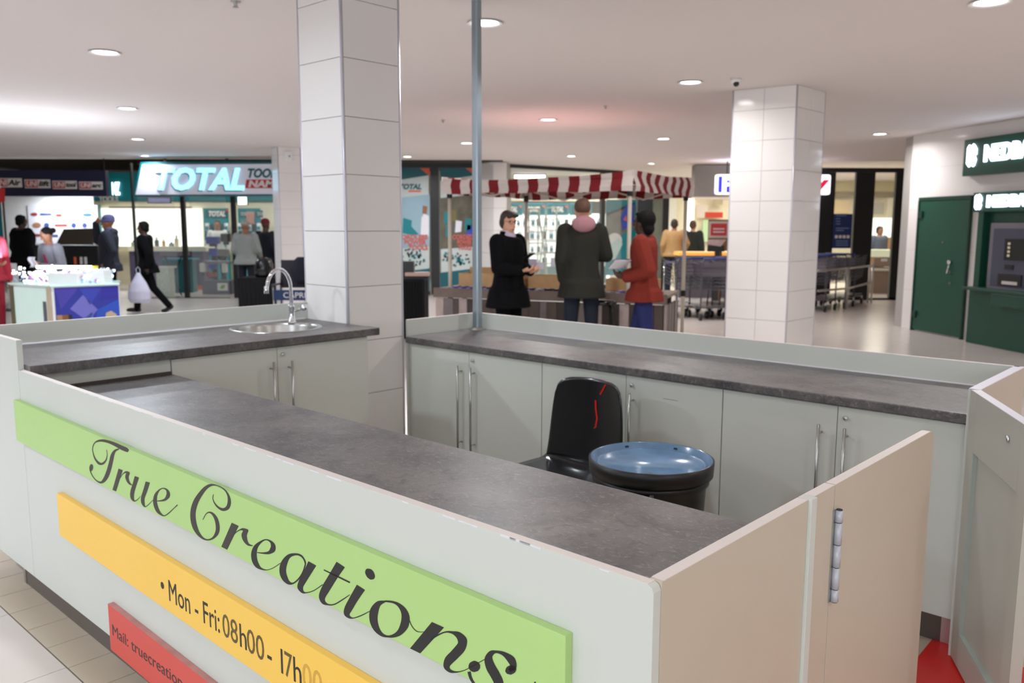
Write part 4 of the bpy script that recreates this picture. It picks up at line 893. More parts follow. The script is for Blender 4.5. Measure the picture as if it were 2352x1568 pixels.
# silhouettes and shoppers farther back
person('heavy man in black standing in the shade at the far left', ground(50, 16.2), math.radians(150), 1.72, SKIN_D, 0.013, garments=[('jacket', C_BLACK, dict(e=0.04, hem=0.82)), ('trousers', C_BLACK)], hair=HAIR_K, girth=1.35)
person('person in a pale grey jumper and oatmeal beanie seen from behind at the black table', ground(563, 16.5), math.radians(172), 1.62, SKIN_M, 0.012, head_yaw=0.25,
    arms={1: ((0.24, 0.02, 1.12), (0.18, -0.18, 1.0), (-0.1, -1, 0), (0, 0, -1)), -1: ((-0.26, -0.02, 1.12), (-0.2, -0.2, 1.02), (0.1, -1, 0), (0, 0, -1))},
    garments=[('jacket', C_GREY, dict(e=0.036, hem=0.84, name='jumper')), ('trousers', C_NAVY)], hat=('slouch', C_BEANIE), girth=1.15)
person('person in dark navy with a maroon cap half hidden by the slim column', ground(610, 17.2), math.radians(160), 1.66, SKIN_D, 0.014, garments=[('jacket', C_NAVY, dict(e=0.03)), ('trousers', C_BLACK)], hat=('cap', mat('cloth_maroon', (120, 30, 48), 0.9)))
person('shop assistant in a pale shirt behind the blue tool stand', ground(499, 21.0), math.radians(10), 1.66, SKIN_M, 0.016, garments=[('jacket', mat('cloth_pale_shirt', (206, 208, 206), 0.9), dict(name='shirt')), ('trousers', C_BLACK)], hair=HAIR_B)
person('shopper in a tan jacket and jeans seen from behind at the supermarket counter', ground(1549, 19.6), math.radians(165), 1.70, SKIN_M, 0.014, lean=0.05,
    arms={-1: ((-0.3, -0.05, 1.16), (-0.24, -0.22, 1.02), (0, -1, 0), (0, 0, -1))}, garments=[('jacket', C_TAN, dict(e=0.03, hem=0.86)), ('trousers', C_JEANS)], hair=HAIR_B, girth=1.1)
person('person in a dark green jacket at the supermarket counter, right of the tan jacket', ground(1592, 20.4), math.radians(150), 1.68, SKIN_L, 0.014, garments=[('jacket', C_GREEN, dict(e=0.035)), ('trousers', C_BLACK)], hair=HAIR_C)
person('cashier in a blue plaid shirt behind the bakery counter at far right', ground(2022, 21.0), math.radians(20), 1.55, SKIN_M, 0.014, garments=[('jacket', C_PLAID, dict(e=0.03, name='shirt')), ('trousers', C_BLACK)], hair=HAIR_K, girth=1.15)
person('person in a red sleeve cut off by the left edge of the picture', ground(-34, 11.0), math.radians(60), 1.62, SKIN_M, 0.013,
    arms={-1: ((-0.22, -0.1, 1.12), (-0.06, -0.34, 1.10), (0.3, -0.9, 0.1), (0, 0, 1))}, garments=[('jacket', C_REDS, dict(e=0.03)), ('trousers', C_REDS)], hair=HAIR_K)
# ============================================================ background: shops, stall, bank
def RC(px0, py0, px1, py1, Y):
    a = at(px0, py0, Y); b = at(px1, py1, Y); return a.x, b.x, b.z, a.z
def slab(r, name, px0, py0, px1, py1, Y, m, t=0.03, bevel=0.0):
    x0, x1, z0, z1 = RC(px0, py0, px1, py1, Y)
    return MB().box(x0, x1, Y, Y + t, max(z0, 0.0), z1).build(name, m, r, bevel=bevel)
def poly(r, name, pts, Y, m, t=0.004):
    q = [at(x, y, Y) for x, y in pts]
    return MB().yprism([(p.x, p.z) for p in q], Y, Y + t).build(name, m, r)
def letters(r, txt, px, py, h, Y, m, w=None, shear=0.0, bold=0.0, depth=0.004, name='lettering'):
    """text with baseline start at (px, py), cap height h pixels, width w pixels"""
    p = at(px, py, Y); s = Y / FPX
    o = text_part(txt, name, m, r, (p.x, p.y, p.z), (1, 0, 0), (0, 0, 1), h * s / 0.70, depth, shear, bold)
    if w: fit_text(o, (1, 0, 0), w * s)
    return o
def base_of(px, Y, z=0.0):
    p = at(px, 518, Y); return (p.x, Y, z)
M_PURP = mat('purple_grey_counter', (92, 82, 112), 0.5); M_CREAM = mat('cream_wall', (238, 230, 204), 0.6)
M_LIT = mat('glowing_shelf_wall', (250, 252, 244), 0.6, emit=1.1, var=0.0); M_TUBE = mat('fluorescent_tube', (250, 255, 250), 0.4, emit=9, var=0)  # shelf wall material glows in place of shop light falling on it
M_CYAN = mat('lit_cyan_letters', (150, 226, 250), 0.4, emit=1.5, ecol=(150, 222, 250), var=0)
M_SIGNW = mat('sign_face_white', (216, 214, 226), 0.35, emit=0.12, var=0.02)
M_BGREEN = mat('bank_green', (20, 74, 58), 0.4, var=0.06); M_BLIT = mat('lit_white_letters', (240, 246, 255), 0.4, emit=4, ecol=(225, 235, 255), var=0)
M_SCREEN = mat('lit_screen', (240, 250, 255), 0.3, emit=2.5, var=0); M_GREYM = mat('grey_metal', (128, 124, 134), 0.4, 0.4)
M_KRAFT = mat('brown_board', (150, 112, 72), 0.7, var=0.1); M_BLUEP = mat('blue_print', (46, 74, 176), 0.4)
def lamp(x, y, z, power, colr, size=0.6, up=False, sy=None):
    ld = bpy.data.lights.new('shop_lamp', 'AREA'); ld.energy = power; ld.color = colr; ld.size = size
    if sy: ld.shape = 'RECTANGLE'; ld.size_y = sy
    o = bpy.data.objects.new('shop_lamp', ld); COL.objects.link(o); o.location = (x, y, z)
    if up: o.rotation_euler = (PI, 0, 0)
    return o

# ---------------------------------------------------------- tool brand shop at the far left
r = thing('shop_fascia', 'navy hanging fascia with four white and red name plates at far left', 'sign', base_of(120, 17.6, 2.16))
slab(r, 'board', -70, 390, 245, 451, 17.6, M_NAVY, 0.14)
M_PLATE = mat('name_plate_white', (226, 220, 214), 0.4)
for x0, x1, y0, y1, t2 in ((-18, 51, 409, 430, 'Air'), (56, 116, 412, 432, 'lift'), (120, 177, 415, 434, 'tool'), (181, 236, 417, 435, 'arc')):
    pl = slab(r, 'name_plate', x0, y0, x1, y1, 17.59, M_PLATE, 0.01)
    xm = x0 + (x1 - x0) * 0.5
    o = poly(r, 'red_field', [(x0 + 2, y1 - 2), (xm + 1, y1 - 2), (xm + 1, y0 + 2), (x0 + 2, y0 + 2)], 17.582, M_RED)
    letters(r, 'UNI', x0 + 4, y1 - 5, y1 - y0 - 9, 17.577, M_PLATE, xm - x0 - 5, shear=0.2, bold=0.004)
    letters(r, t2, xm + 3, y1 - 5, y1 - y0 - 9, 17.584, M_BLACK, x1 - xm - 6, shear=0.2, bold=0.004)
p = at(240, 390, 17.65); MB().cyl((p.x, p.y, p.z - 0.02), (p.x, p.y, CEIL), 0.008).build('hanging_rod', M_DARK, r)
r = thing('display_wall', 'white back wall board printed with rows of small logos at far left', 'panel', base_of(130, 19.5))
slab(r, 'wall_board', 8, 440, 228, 690, 19.5, M_WHITE, 0.05)
slab(r, 'poster_board', 63, 471, 228, 560, 19.46, M_PAPER, 0.03)
cc = [(150, 60, 60), (70, 90, 150), (190, 70, 60), (110, 120, 150), (60, 110, 170), (170, 120, 90), (70, 90, 150), (180, 80, 70), (60, 80, 160), (70, 80, 150)]
for i, (x, y, w, h) in enumerate([(78, 492, 16, 8), (105, 492, 26, 5), (135, 494, 16, 7), (162, 494, 28, 3), (200, 493, 22, 8), (84, 517, 20, 12), (107, 517, 12, 11), (140, 517, 28, 5), (169, 517, 11, 11), (194, 517, 11, 11), (84, 540, 20, 6), (120, 541, 26, 5)]):
    q = [(x + w / 2 * math.cos(2 * PI * k / 12), y + h / 2 * math.sin(2 * PI * k / 12)) for k in range(12)] if w < 24 else [(x - w / 2, y + h / 2), (x + w / 2, y + h / 2), (x + w / 2, y - h / 2), (x - w / 2, y - h / 2)]
    poly(r, 'printed_logo', q, 19.452, mat('logo_%d' % (i % 10), cc[i % 10], 0.5))
r = thing('display_shelf', 'black shop shelf with a slanted dark top below the logo board', 'shelf', base_of(150, 17.4))
slab(r, 'cabinet', 72, 563, 232, 700, 17.4, M_BLACK, 0.4)
poly(r, 'slanted_top', [(128, 562), (212, 562), (214, 524), (146, 526)], 17.38, mat('olive_brown_panel', (58, 50, 36), 0.6), 0.06)
for x, m in ((172, M_ORANGE), (186, M_PLATE), (196, M_PLATE), (150, M_DARK)):
    slab(r, 'small_item', x - 3, 590, x + 3, 608, 17.36, m, 0.03)
lamp(at(110, 440, 19.0).x, 19.0, 2.25, 26, (0.9, 0.95, 1), 0.15); lamp(at(172, 440, 19.0).x, 19.0, 2.25, 26, (0.9, 0.95, 1), 0.15)
r = thing('flag_banner', 'teal and red flag banner cut off by the left edge', 'banner', base_of(2, 15.2))
slab(r, 'cloth', -14, 432, 11, 590, 15.2, M_TEALD, 0.008)
poly(r, 'red_corner', [(-14, 470), (11, 462), (11, 432), (-14, 432)], 15.194, M_RED)
p = at(12, 590, 15.2); MB().cyl((p.x, 15.21, 0), (p.x, 15.21, 2.25), 0.012).build('mast', M_STEEL, r)
MB().cyl((p.x, 15.21, 0), (p.x, 15.21, 0.03), 0.16, n=20).build('foot', M_DARK, r)

# ---------------------------------------------------------- phone stall at the left
PC = at(107, 518, 10.4); PR = at(264, 518, 10.84); PL = at(12, 518, 10.8)
r = thing('phone_stall', 'phone accessory stall with a blue polygon printed front and white glass cabinet side', 'stall', (PC.x, 10.4, 0))
zt = 0.79
back = Vector((0, 0.75, 0))
MB().prism([(PC.x, 10.4), (PR.x, 10.84), (PR.x - 0.2, 11.3), (PL.x + 0.1, 11.3), (PL.x, 10.8)], 0.02, zt).build('counter_body', M_WHITE, r)
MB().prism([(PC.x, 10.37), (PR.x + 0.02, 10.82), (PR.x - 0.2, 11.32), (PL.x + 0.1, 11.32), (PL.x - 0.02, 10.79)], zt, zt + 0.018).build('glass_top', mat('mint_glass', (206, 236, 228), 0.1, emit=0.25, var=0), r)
dR = Vector((PR.x - PC.x, 0.44, 0)); dL = Vector((PL.x - PC.x, 0.4, 0))
def on(dv, s, z, off):
    n = Vector((dv.y, -dv.x, 0)).normalized()
    if n.y > 0: n = -n
    z = z * 1.2 - 0.0 if z < 0.7 else z
    return Vector((PC.x, 10.4, 0)) + dv * s + n * off + Vector((0, 0, z))
def fpoly(name, dv, pts, m, off=0.006, t=0.003):
    a = [on(dv, s, z, off) for s, z in pts]; b = [on(dv, s, z, off - t) for s, z in pts]; n = len(pts)
    return MB().add(a + b, [tuple(range(n)), tuple(range(2 * n - 1, n - 1, -1))] + [(i, i + n, (i + 1) % n + n, (i + 1) % n) for i in range(n)]).build(name, m, r)
fpoly('blue_front', dR, [(0.04, 0.06), (0.99, 0.06), (0.99, 0.645), (0.04, 0.645)], mat('indigo_print', (44, 52, 150), 0.35))
for i, (pts, c) in enumerate([([(0.05, 0.64), (0.4, 0.64), (0.12, 0.42)], (70, 62, 160)), ([(0.4, 0.64), (0.75, 0.64), (0.55, 0.45)], (54, 66, 170)), ([(0.25, 0.42), (0.45, 0.56), (0.66, 0.4), (0.5, 0.28)], (110, 108, 190)), ([(0.66, 0.4), (0.99, 0.5), (0.99, 0.2), (0.6, 0.24)], (40, 78, 178)), ([(0.3, 0.24), (0.58, 0.38), (0.6, 0.1), (0.3, 0.1)], (92, 140, 206)), ([(0.75, 0.64), (0.99, 0.64), (0.99, 0.52), (0.7, 0.5)], (46, 44, 150))]):
    fpoly('printed_facet', dR, pts, mat('facet_%d' % i, c, 0.35), 0.008)
for s0, s1, z0, z1, c in ((0.05, 0.13, 0.06, 0.36, (170, 130, 96)), (0.13, 0.22, 0.06, 0.36, (128, 84, 50)), (0.22, 0.27, 0.22, 0.36, (40, 30, 34))):
    fpoly('printed_case', dR, [(s0, z0), (s1, z0), (s1, z1), (s0, z1)], mat('case_%d' % c[0], c, 0.35), 0.0095)
fpoly('printed_gem', dR, [(0.42, 0.12), (0.58, 0.12), (0.63, 0.24), (0.52, 0.31), (0.4, 0.25)], mat('dark_plum', (40, 20, 58), 0.35), 0.0095)
fpoly('printed_fist', dR, [(0.78, 0.06), (0.92, 0.06), (0.95, 0.22), (0.94, 0.34), (0.86, 0.38), (0.78, 0.36), (0.75, 0.22)], mat('sand_print', (186, 164, 134), 0.35), 0.0095)
fpoly('mint_panel', dL, [(0.12, 0.04), (0.9, 0.04), (0.9, 0.63), (0.12, 0.63)], mat('pale_mint_panel', (212, 234, 226), 0.3, emit=0.3))  # emission of the mint panel stands in for LED light inside the stall
fpoly('side_post', dL, [(0.9, 0.02), (1.0, 0.02), (1.0, 0.645), (0.9, 0.645)], mat('olive_alu', (128, 126, 100), 0.4, 0.4), 0.012)
fpoly('corner_post', dL, [(0.0, 0.02), (0.1, 0.02), (0.1, 0.645), (0.0, 0.645)], mat('peach_post', (216, 196, 170), 0.5), 0.012)
fpoly('lock_plate', dL, [(0.12, 0.25), (0.2, 0.25), (0.2, 0.5), (0.12, 0.5)], M_GREYM, 0.014)
# white display trays and boxes on the counter
def wbox(label, px0, py0, px1, py1, Y, m, t=0.3, name='display_box', cat='box'):
    x0, x1, z0, z1 = RC(px0, py0, px1, py1, Y)
    rr_ = thing(name, label, cat, ((x0 + x1) / 2, Y, z0), group='boxes on the phone stall')
    MB().box(x0, x1, Y, Y + t, zt + 0.0185, z1).build('tray', m, rr_, bevel=0.004)
    MB().box(x0 + 0.01, x1 - 0.01, Y + 0.01, Y + t - 0.01, z1 + 0.0005, z1 + 0.012).build('rim', M_PAPER, rr_)
wbox('open white display tray on the phone stall, left of the taller box', 108, 629, 178, 656, 10.6, M_WHITE)
wbox('taller plain white box at the right end of the phone stall', 184, 622, 240, 655, 10.8, M_WHITE, 0.22)
yl = thing('yellow_box', 'flat bright yellow box lying on the phone stall display', 'box', base_of(198, 11.1, 0.9))
x0, x1, z0, z1 = RC(183, 611, 216, 620, 11.1); MB().box(x0, x1, 11.1, 11.22, zt + 0.02, z1).build('carton', mat('yellow_card', (232, 214, 40), 0.5), yl, bevel=0.003)
MB().box(x0 + 0.02, x1 - 0.02, 11.099, 11.1, z1 - 0.03, z1 - 0.01).build('label', M_PLATE, yl)
gx = MB(); rq = random.Random(9)
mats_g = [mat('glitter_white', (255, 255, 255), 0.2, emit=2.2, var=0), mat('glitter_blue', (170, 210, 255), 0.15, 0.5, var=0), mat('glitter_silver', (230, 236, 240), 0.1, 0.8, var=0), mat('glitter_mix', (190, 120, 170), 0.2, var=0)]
for i in range(620):
    s = rq.random(); f = rq.random()
    a = PL.lerp(PR, s); x = a.x + rq.uniform(-0.05, 0.05); y = 10.62 + rq.random() * 0.6 + 0.2 * abs(s - 0.5)
    if x < PL.x + 0.1 or x > PR.x - 0.2: continue
    h = rq.uniform(0.01, 0.05); z = zt + 0.02 + rq.uniform(0, 0.20) * (0.4 + f * 0.6)
    gx.m(rq.choice((0, 0, 0, 1, 2, 2, 3))); gx.obox(Vector((x, y, z)), rq.uniform(0.015, 0.05), 0.01, h, rz=rq.random() * 3, rx=rq.uniform(-0.8, 0.8))
o = gx.build('phone_accessories', mats_g, None, org=(PC.x, 10.9, zt)); tag(o, 'glittering heap of phone accessories on the brightly lit stall', 'accessories', kind='stuff')
led = thing('led_strip', 'bright white LED strip lighting the phone stall display', 'lamp', (PC.x, 10.9, zt + 0.02))
MB().box(PL.x + 0.3, PC.x + 0.25, 10.9, 10.93, zt + 0.2, zt + 0.23).build('strip', mat('led_white', (235, 245, 255), 0.3, emit=25, var=0), led)
for x in (PL.x + 0.3, PC.x + 0.24): MB().box(x, x + 0.01, 10.91, 10.92, zt + 0.019, zt + 0.2).build('bracket', M_STEEL, led)
lamp((PL.x + PC.x) / 2 - 0.3, 10.9, 1.12, 60, (0.82, 0.9, 1.0), 0.9, up=True, sy=0.4)

# ---------------------------------------------------------- lit tool shop: sign, glazing, interior
r = thing('shop_sign', 'large tilted white shop sign with glowing cyan slanted capitals and teal edge', 'sign', base_of(500, 17.2, 2.13))
def qprism(name, pts, Y, m, t):
    q = [at(x, y, Y) for x, y in pts]
    return MB().yprism([(p.x, p.z) for p in q], Y, Y + t).build(name, m, r)
qprism('face', [(311, 447), (689, 445), (692, 376), (327, 378)], 17.2, M_SIGNW, 0.22)
qprism('teal_frame', [(307, 451), (692, 449), (696, 370), (323, 372)], 17.23, M_TEALD, 0.25)
letters(r, 'TOTAL', 350, 434, 46, 17.18, M_CYAN, 200, shear=0.28, bold=0.02, depth=0.02)
letters(r, 'TOTAL', 347, 437, 46, 17.192, mat('letter_shadow', (120, 132, 148), 0.5), 200, shear=0.28, bold=0.02, depth=0.004)  # offset grey copy of the word, painted in as its shadow
letters(r, 'TOOLS', 566, 407, 19, 17.19, M_TEALD, 76, shear=0.28, bold=0.01)
qprism('red_block', [(562, 432), (680, 432), (686, 412), (566, 412)], 17.193, M_RED, 0.01)
letters(r, 'NAMIBIA', 570, 429, 14, 17.188, M_PLATE, 104, shear=0.2, bold=0.008)
for x in (378, 520): slab(r, 'bracket', x - 3, 364, x + 3, 376, 17.3, M_DARK, 0.05)
def glazing(name, label, Y, bars, panes, extra=()):
    """black framed shop front: bars and panes are pixel rectangles at depth Y"""
    g = tag(thing(name, label, None, base_of((bars[0][0] + bars[-1][2]) / 2, Y)), None, kind='structure')
    for b in bars: slab(g, 'frame_bar', *b, Y, M_BLACK, 0.09)
    for b in panes: slab(g, 'pane', *b, Y + 0.04, M_GLASS, 0.008)
    return g
glazing('window_1', 'black framed glass front of the tool shop', 18.0, [(300, 374, 315, 690), (412, 440, 434, 690), (528, 440, 548, 690), (640, 440, 662, 690), (315, 683, 412, 691), (434, 683, 528, 691), (548, 683, 640, 691), (315, 372, 690, 378)],
        [(315, 450, 412, 683), (434, 450, 528, 683), (548, 450, 640, 683)])
r = thing('shop_back_wall', 'teal and white back wall inside the tool shop', 'wall', base_of(450, 23.0))
slab(r, 'teal_band', 180, 395, 760, 462, 22.9, M_TEAL, 0.06); slab(r, 'white_wall', 180, 462, 760, 700, 23.0, M_CREAM, 0.06)
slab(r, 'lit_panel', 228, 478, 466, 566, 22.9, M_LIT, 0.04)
slab(r, 'lit_panel', 232, 566, 420, 572, 22.6, M_CREAM, 0.3)
slab(r, 'price_strip', 250, 474, 440, 478, 22.85, mat('strip_grey', (150, 120, 110), 0.6), 0.03)
letters(r, 'TOOLS', 228, 463, 12, 22.85, M_PLATE, 44, bold=0.01); letters(r, 'NZ', 257, 446, 26, 22.85, M_SCREEN, 18, bold=0.02)
slab(r, 'teal_upright', 226, 470, 233, 570, 22.8, M_TEAL, 0.1)
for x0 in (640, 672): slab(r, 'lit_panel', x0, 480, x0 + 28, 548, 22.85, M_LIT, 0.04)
r = thing('shop_counter', 'purple grey shop counter with an orange base stripe', 'counter', base_of(400, 20.2))
slab(r, 'plinth', 296, 663, 470, 690, 20.22, M_CREAM, 0.38); slab(r, 'front', 296, 577, 470, 655, 20.2, M_PURP, 0.4); slab(r, 'orange_stripe', 296, 655, 470, 663, 20.19, mat('orange_stripe', (236, 90, 40), 0.5), 0.4); slab(r, 'top', 292, 566, 474, 577, 20.1, M_CREAM, 0.55)
for i, (x, y0, y1, w, c) in enumerate([(306, 552, 566, 12, (180, 190, 180)), (340, 556, 566, 10, (120, 140, 140)), (358, 545, 566, 8, (70, 80, 90)), (374, 548, 566, 5, (190, 150, 90)), (392, 556, 566, 10, (120, 150, 150)), (404, 540, 566, 8, (210, 200, 170))]):
    x0, x1, z0, z1 = RC(x - w / 2, y0, x + w / 2, y1, 20.3); t_ = thing('counter_item', ['pale machine on the shop counter, leftmost', 'grey tool on the shop counter', 'dark grey tool standing on the shop counter', 'slim tan bottle on the shop counter', 'flat grey green tool on the shop counter', 'cream canister on the shop counter beside the black frame'][i], 'tool', ((x0 + x1) / 2, 20.3, z0))
    MB().box(x0, x1, 20.3, 20.4, z0 + 0.003, z0 + (z1 - z0) * 0.7).build('body', mat('item_%d' % i, c, 0.5), t_, bevel=0.01)
    MB().cyl(((x0 + x1) / 2, 20.35, z0 + (z1 - z0) * 0.7), ((x0 + x1) / 2, 20.35, z1), (x1 - x0) * 0.25, n=10).build('cap', M_DARK, t_)
r = thing('display_board', 'teal pegboard headed with the brand name in the tool shop', 'display', base_of(500, 22.2))
slab(r, 'board', 466, 478, 532, 690, 22.2, M_TEAL, 0.05); slab(r, 'header', 471, 481, 522, 500, 22.18, M_TEALD, 0.015); letters(r, 'TOTAL', 478, 496, 11, 22.17, M_PLATE, 38, shear=0.25, bold=0.01)
poly(r, 'red_tip', [(516, 484), (526, 487), (522, 481)], 22.165, M_RED)
r = thing('display_board', 'teal pegboard right of the black mullion with white brand headers', 'display', base_of(585, 22.3))
slab(r, 'board', 546, 478, 605, 690, 22.3, M_TEAL, 0.05)
for x in (550, 588): slab(r, 'header', x, 483, x + 16, 499, 22.28, M_TEALD, 0.015); letters(r, 'TOTAL', x + 1, 495, 8, 22.27, M_PLATE, 14, shear=0.25)
slab(r, 'photo_poster', 565, 486, 585, 516, 22.25, mat('photo_poster', (176, 130, 120), 0.5, var=0.5, vs_=8), 0.02)
# tool packs hanging on the boards and shelves: one model, many copies
pk = local('tool_pack', 'small teal and white tool pack on the lit shop shelves', 'pack', (0, 0, -5), group='tool packs on the shop shelves')
MB().box(-0.05, 0.05, 0, 0.04, 0, 0.2).build('card', M_PAPER, pk); MB().box(-0.035, 0.035, -0.03, 0, 0.03, 0.12).build('tool', M_TEAL, pk)
pk2 = local('tool_pack', 'small teal and white tool pack on the lit shop shelves', 'pack', (0, 0, -5), group='tool packs on the shop shelves')
MB().box(-0.05, 0.05, 0, 0.04, 0, 0.18).build('card', M_TEALD, pk2); MB().cyl((0, -0.02, 0.02), (0, -0.02, 0.15), 0.025, n=8).build('tool', M_DARK, pk2)
first = [True, True]
def pack(px, py, Y, kind, s=1.0, where='on the lit shop shelves'):
    src = pk if kind == 0 else pk2
    o = src if first[kind] else copy_tree(src); first[kind] = False
    p = at(px, py, Y); o.location = (p.x, Y, p.z); o.scale = (s, 1, s); o['label'] = ('pale carded tool pack ', 'dark teal tool pack ')[kind] + where
for i in range(5):
    for j in range(3): pack(476 + i * 11, 530 + j * 20, 22.15, (i + j) % 2, 1.0, 'on the teal pegboard left of the black mullion')
for i in range(5):
    for j in range(4): pack(551 + i * 11, 530 + j * 21, 22.25, (i + j) % 2, 1.0, 'on the teal pegboard right of the black mullion')
# tool stand and goods in front
r = thing('tool_stand', 'tiered stand of blue and black power tools behind the glass', 'stand', base_of(502, 19.0))
slab(r, 'plinth', 464, 645, 532, 677, 19.0, mat('stand_grey', (84, 82, 98), 0.5), 0.5); slab(r, 'tier', 466, 600, 530, 606, 19.1, M_GREYM, 0.4); slab(r, 'post', 494, 552, 500, 645, 19.3, M_DARK, 0.05)
slab(r, 'label_card', 499, 650, 523, 667, 18.985, M_PLATE, 0.01); poly(r, 'green_leaf', [(506, 663), (514, 663), (518, 655), (512, 653), (506, 658)], 18.978, mat('leaf_green', (110, 160, 70), 0.5))
for i, (x0, y0, x1, y1, c, l) in enumerate([(471, 543, 503, 566, (40, 56, 170), 'large blue power tool on the top of the tool stand'), (478, 570, 498, 594, (40, 56, 170), 'second blue power tool below the top one on the stand'), (505, 536, 528, 562, (60, 40, 46), 'black and maroon machine at the right of the tool stand'),
        (457, 604, 471, 632, (216, 216, 206), 'white boxed tool at the left of the tool stand'), (508, 604, 520, 634, (220, 220, 210), 'white boxed tool at the right of the tool stand'), (478, 606, 494, 622, (40, 46, 150), 'blue boxed tool on the middle tier'), (473, 626, 494, 640, (150, 40, 44), 'red toolbox on the plinth of the tool stand'), (500, 572, 524, 594, (120, 118, 112), 'grey machine beside the blue tool on the stand')]):
    a0, a1, b0, b1 = RC(x0, y0, x1, y1, 19.05); t_ = thing('power_tool', l, 'tool', ((a0 + a1) / 2, 19.05, b0))
    mb = MB().box(a0, a1, 19.05, 19.2, b0 + (b1 - b0) * 0.25, b1); mb.build('housing', mat('tool_%d' % i, c, 0.35), t_, bevel=0.03)
    MB().cyl(((a0 + a1) / 2, 19.12, b0), ((a0 + a1) / 2, 19.12, b0 + (b1 - b0) * 0.3), (a1 - a0) * 0.3, n=12).build('foot', M_BLACK, t_)
r = thing('trestle', 'black folding stand with crossed legs behind the shop glass', 'stand', base_of(402, 18.7))
for a, b in (((378, 586), (418, 680)), ((418, 586), (380, 680)), ((384, 662), (414, 660))):
    MB().cyl(at(*a, 18.7), at(*b, 18.7), 0.014, n=8).build('leg', M_BLACK, r)
slab(r, 'top', 366, 577, 424, 587, 18.6, M_GREYM, 0.3)
r = thing('waste_box', 'teal box bin inside the tool shop', 'bin', base_of(405, 19.4)); slab(r, 'body', 372, 598, 440, 690, 19.4, M_TEALD, 0.4); slab(r, 'rim', 370, 594, 442, 598, 19.38, M_TEAL, 0.44)
r = thing('patterned_box', 'white box with green leafy print on the shop floor', 'box', base_of(375, 18.25)); slab(r, 'body', 358, 614, 392, 710, 18.25, mat('leafy_print', (206, 214, 200), 0.6, var=0.35, vs_=16), 0.3); slab(r, 'lid', 357, 612, 393, 616, 18.24, M_PLATE, 0.32)
r = thing('wall_screen', 'small screen with a colourful picture under the shop sign', 'screen', base_of(363, 19.5, 2.0)); slab(r, 'casing', 338, 452, 392, 467, 19.5, M_DARK, 0.05); slab(r, 'picture', 340, 454, 390, 465, 19.49, mat('screen_picture', (150, 150, 190), 0.3, emit=0.5, var=0.6, vs_=5), 0.01)
r = thing('wall_screen', 'bright white screen right of the black mullion', 'screen', base_of(556, 19.5, 1.9)); slab(r, 'casing', 544, 450, 569, 471, 19.5, M_DARK, 0.05); slab(r, 'picture', 546, 452, 567, 470, 19.49, M_SCREEN, 0.01)
for x, y, w in ((-7.5, 20.5, 42), (-5.6, 20.8, 42), (-9.4, 20.6, 34)): lamp(x, y, 3.2, w, (0.98, 1, 0.94), 1.2)

# ---------------------------------------------------------- black draped tables and camp chairs
def draped(label, px0, py0, px1, py1, Y, t):
    x0, x1, z0, z1 = RC(px0, py0, px1, py1, Y); g = thing('draped_table', label, 'table', ((x0 + x1) / 2, Y + t / 2, 0))
    MB().box(x0, x1, Y, Y + t, z1 - 0.03, z1).build('top', M_MATTE, g)
    n = 28; pts = [(x0 + (x1 - x0) * i / n, Y - 0.012 + 0.012 * math.sin(i * 2.1)) for i in range(n + 1)] + [(x1 + 0.01 * math.sin(i * 1.9), Y + t * i / 8) for i in range(1, 9)] + [(x0 + (x1 - x0) * (n - i) / n, Y + t + 0.012) for i in range(n + 1)] + [(x0 - 0.01 * math.sin(i * 1.9), Y + t * (8 - i) / 8) for i in range(1, 8)]
    MB().prism(pts, 0.01, z1 - 0.031).build('cloth', M_MATTE, g)
    return x0, x1, z1
x0, x1, z1 = draped('table under a long black cloth left of the slim column', 546, 638, 640, 702, 15.6, 0.6)
r = thing('air_fryer', 'glossy black kitchen appliance on the black draped table', 'appliance', base_of(607, 15.7, z1)); p = at(607, 638, 15.85)
MB().lathe([(0.0, 0), (0.15, 0), (0.175, 0.05), (0.17, 0.25), (0.13, 0.34), (0.06, 0.36), (0, 0.36)], (p.x, 15.85, z1 + 0.002), n=24).build('body', M_PLAST, r, smooth=True)
MB().box(p.x - 0.05, p.x + 0.05, 15.6, 15.68, z1 + 0.12, z1 + 0.16).build('handle', M_BLACK, r, bevel=0.01)
draped('small table under a black cloth between the tall column and the metal pole', 915, 641, 976, 742, 11.5, 0.5)
r = thing('meat_slicer', 'small machine with a pinkish tray on the black draped table by the tall column', 'appliance', base_of(945, 11.5, 0.8)); slab(r, 'base', 918, 628, 984, 641, 11.55, M_DARK, 0.3); slab(r, 'tray', 930, 626, 984, 634, 11.5, mat('pink_tray', (206, 170, 158), 0.4), 0.25); slab(r, 'arm', 925, 600, 950, 628, 11.62, M_BLACK, 0.15)
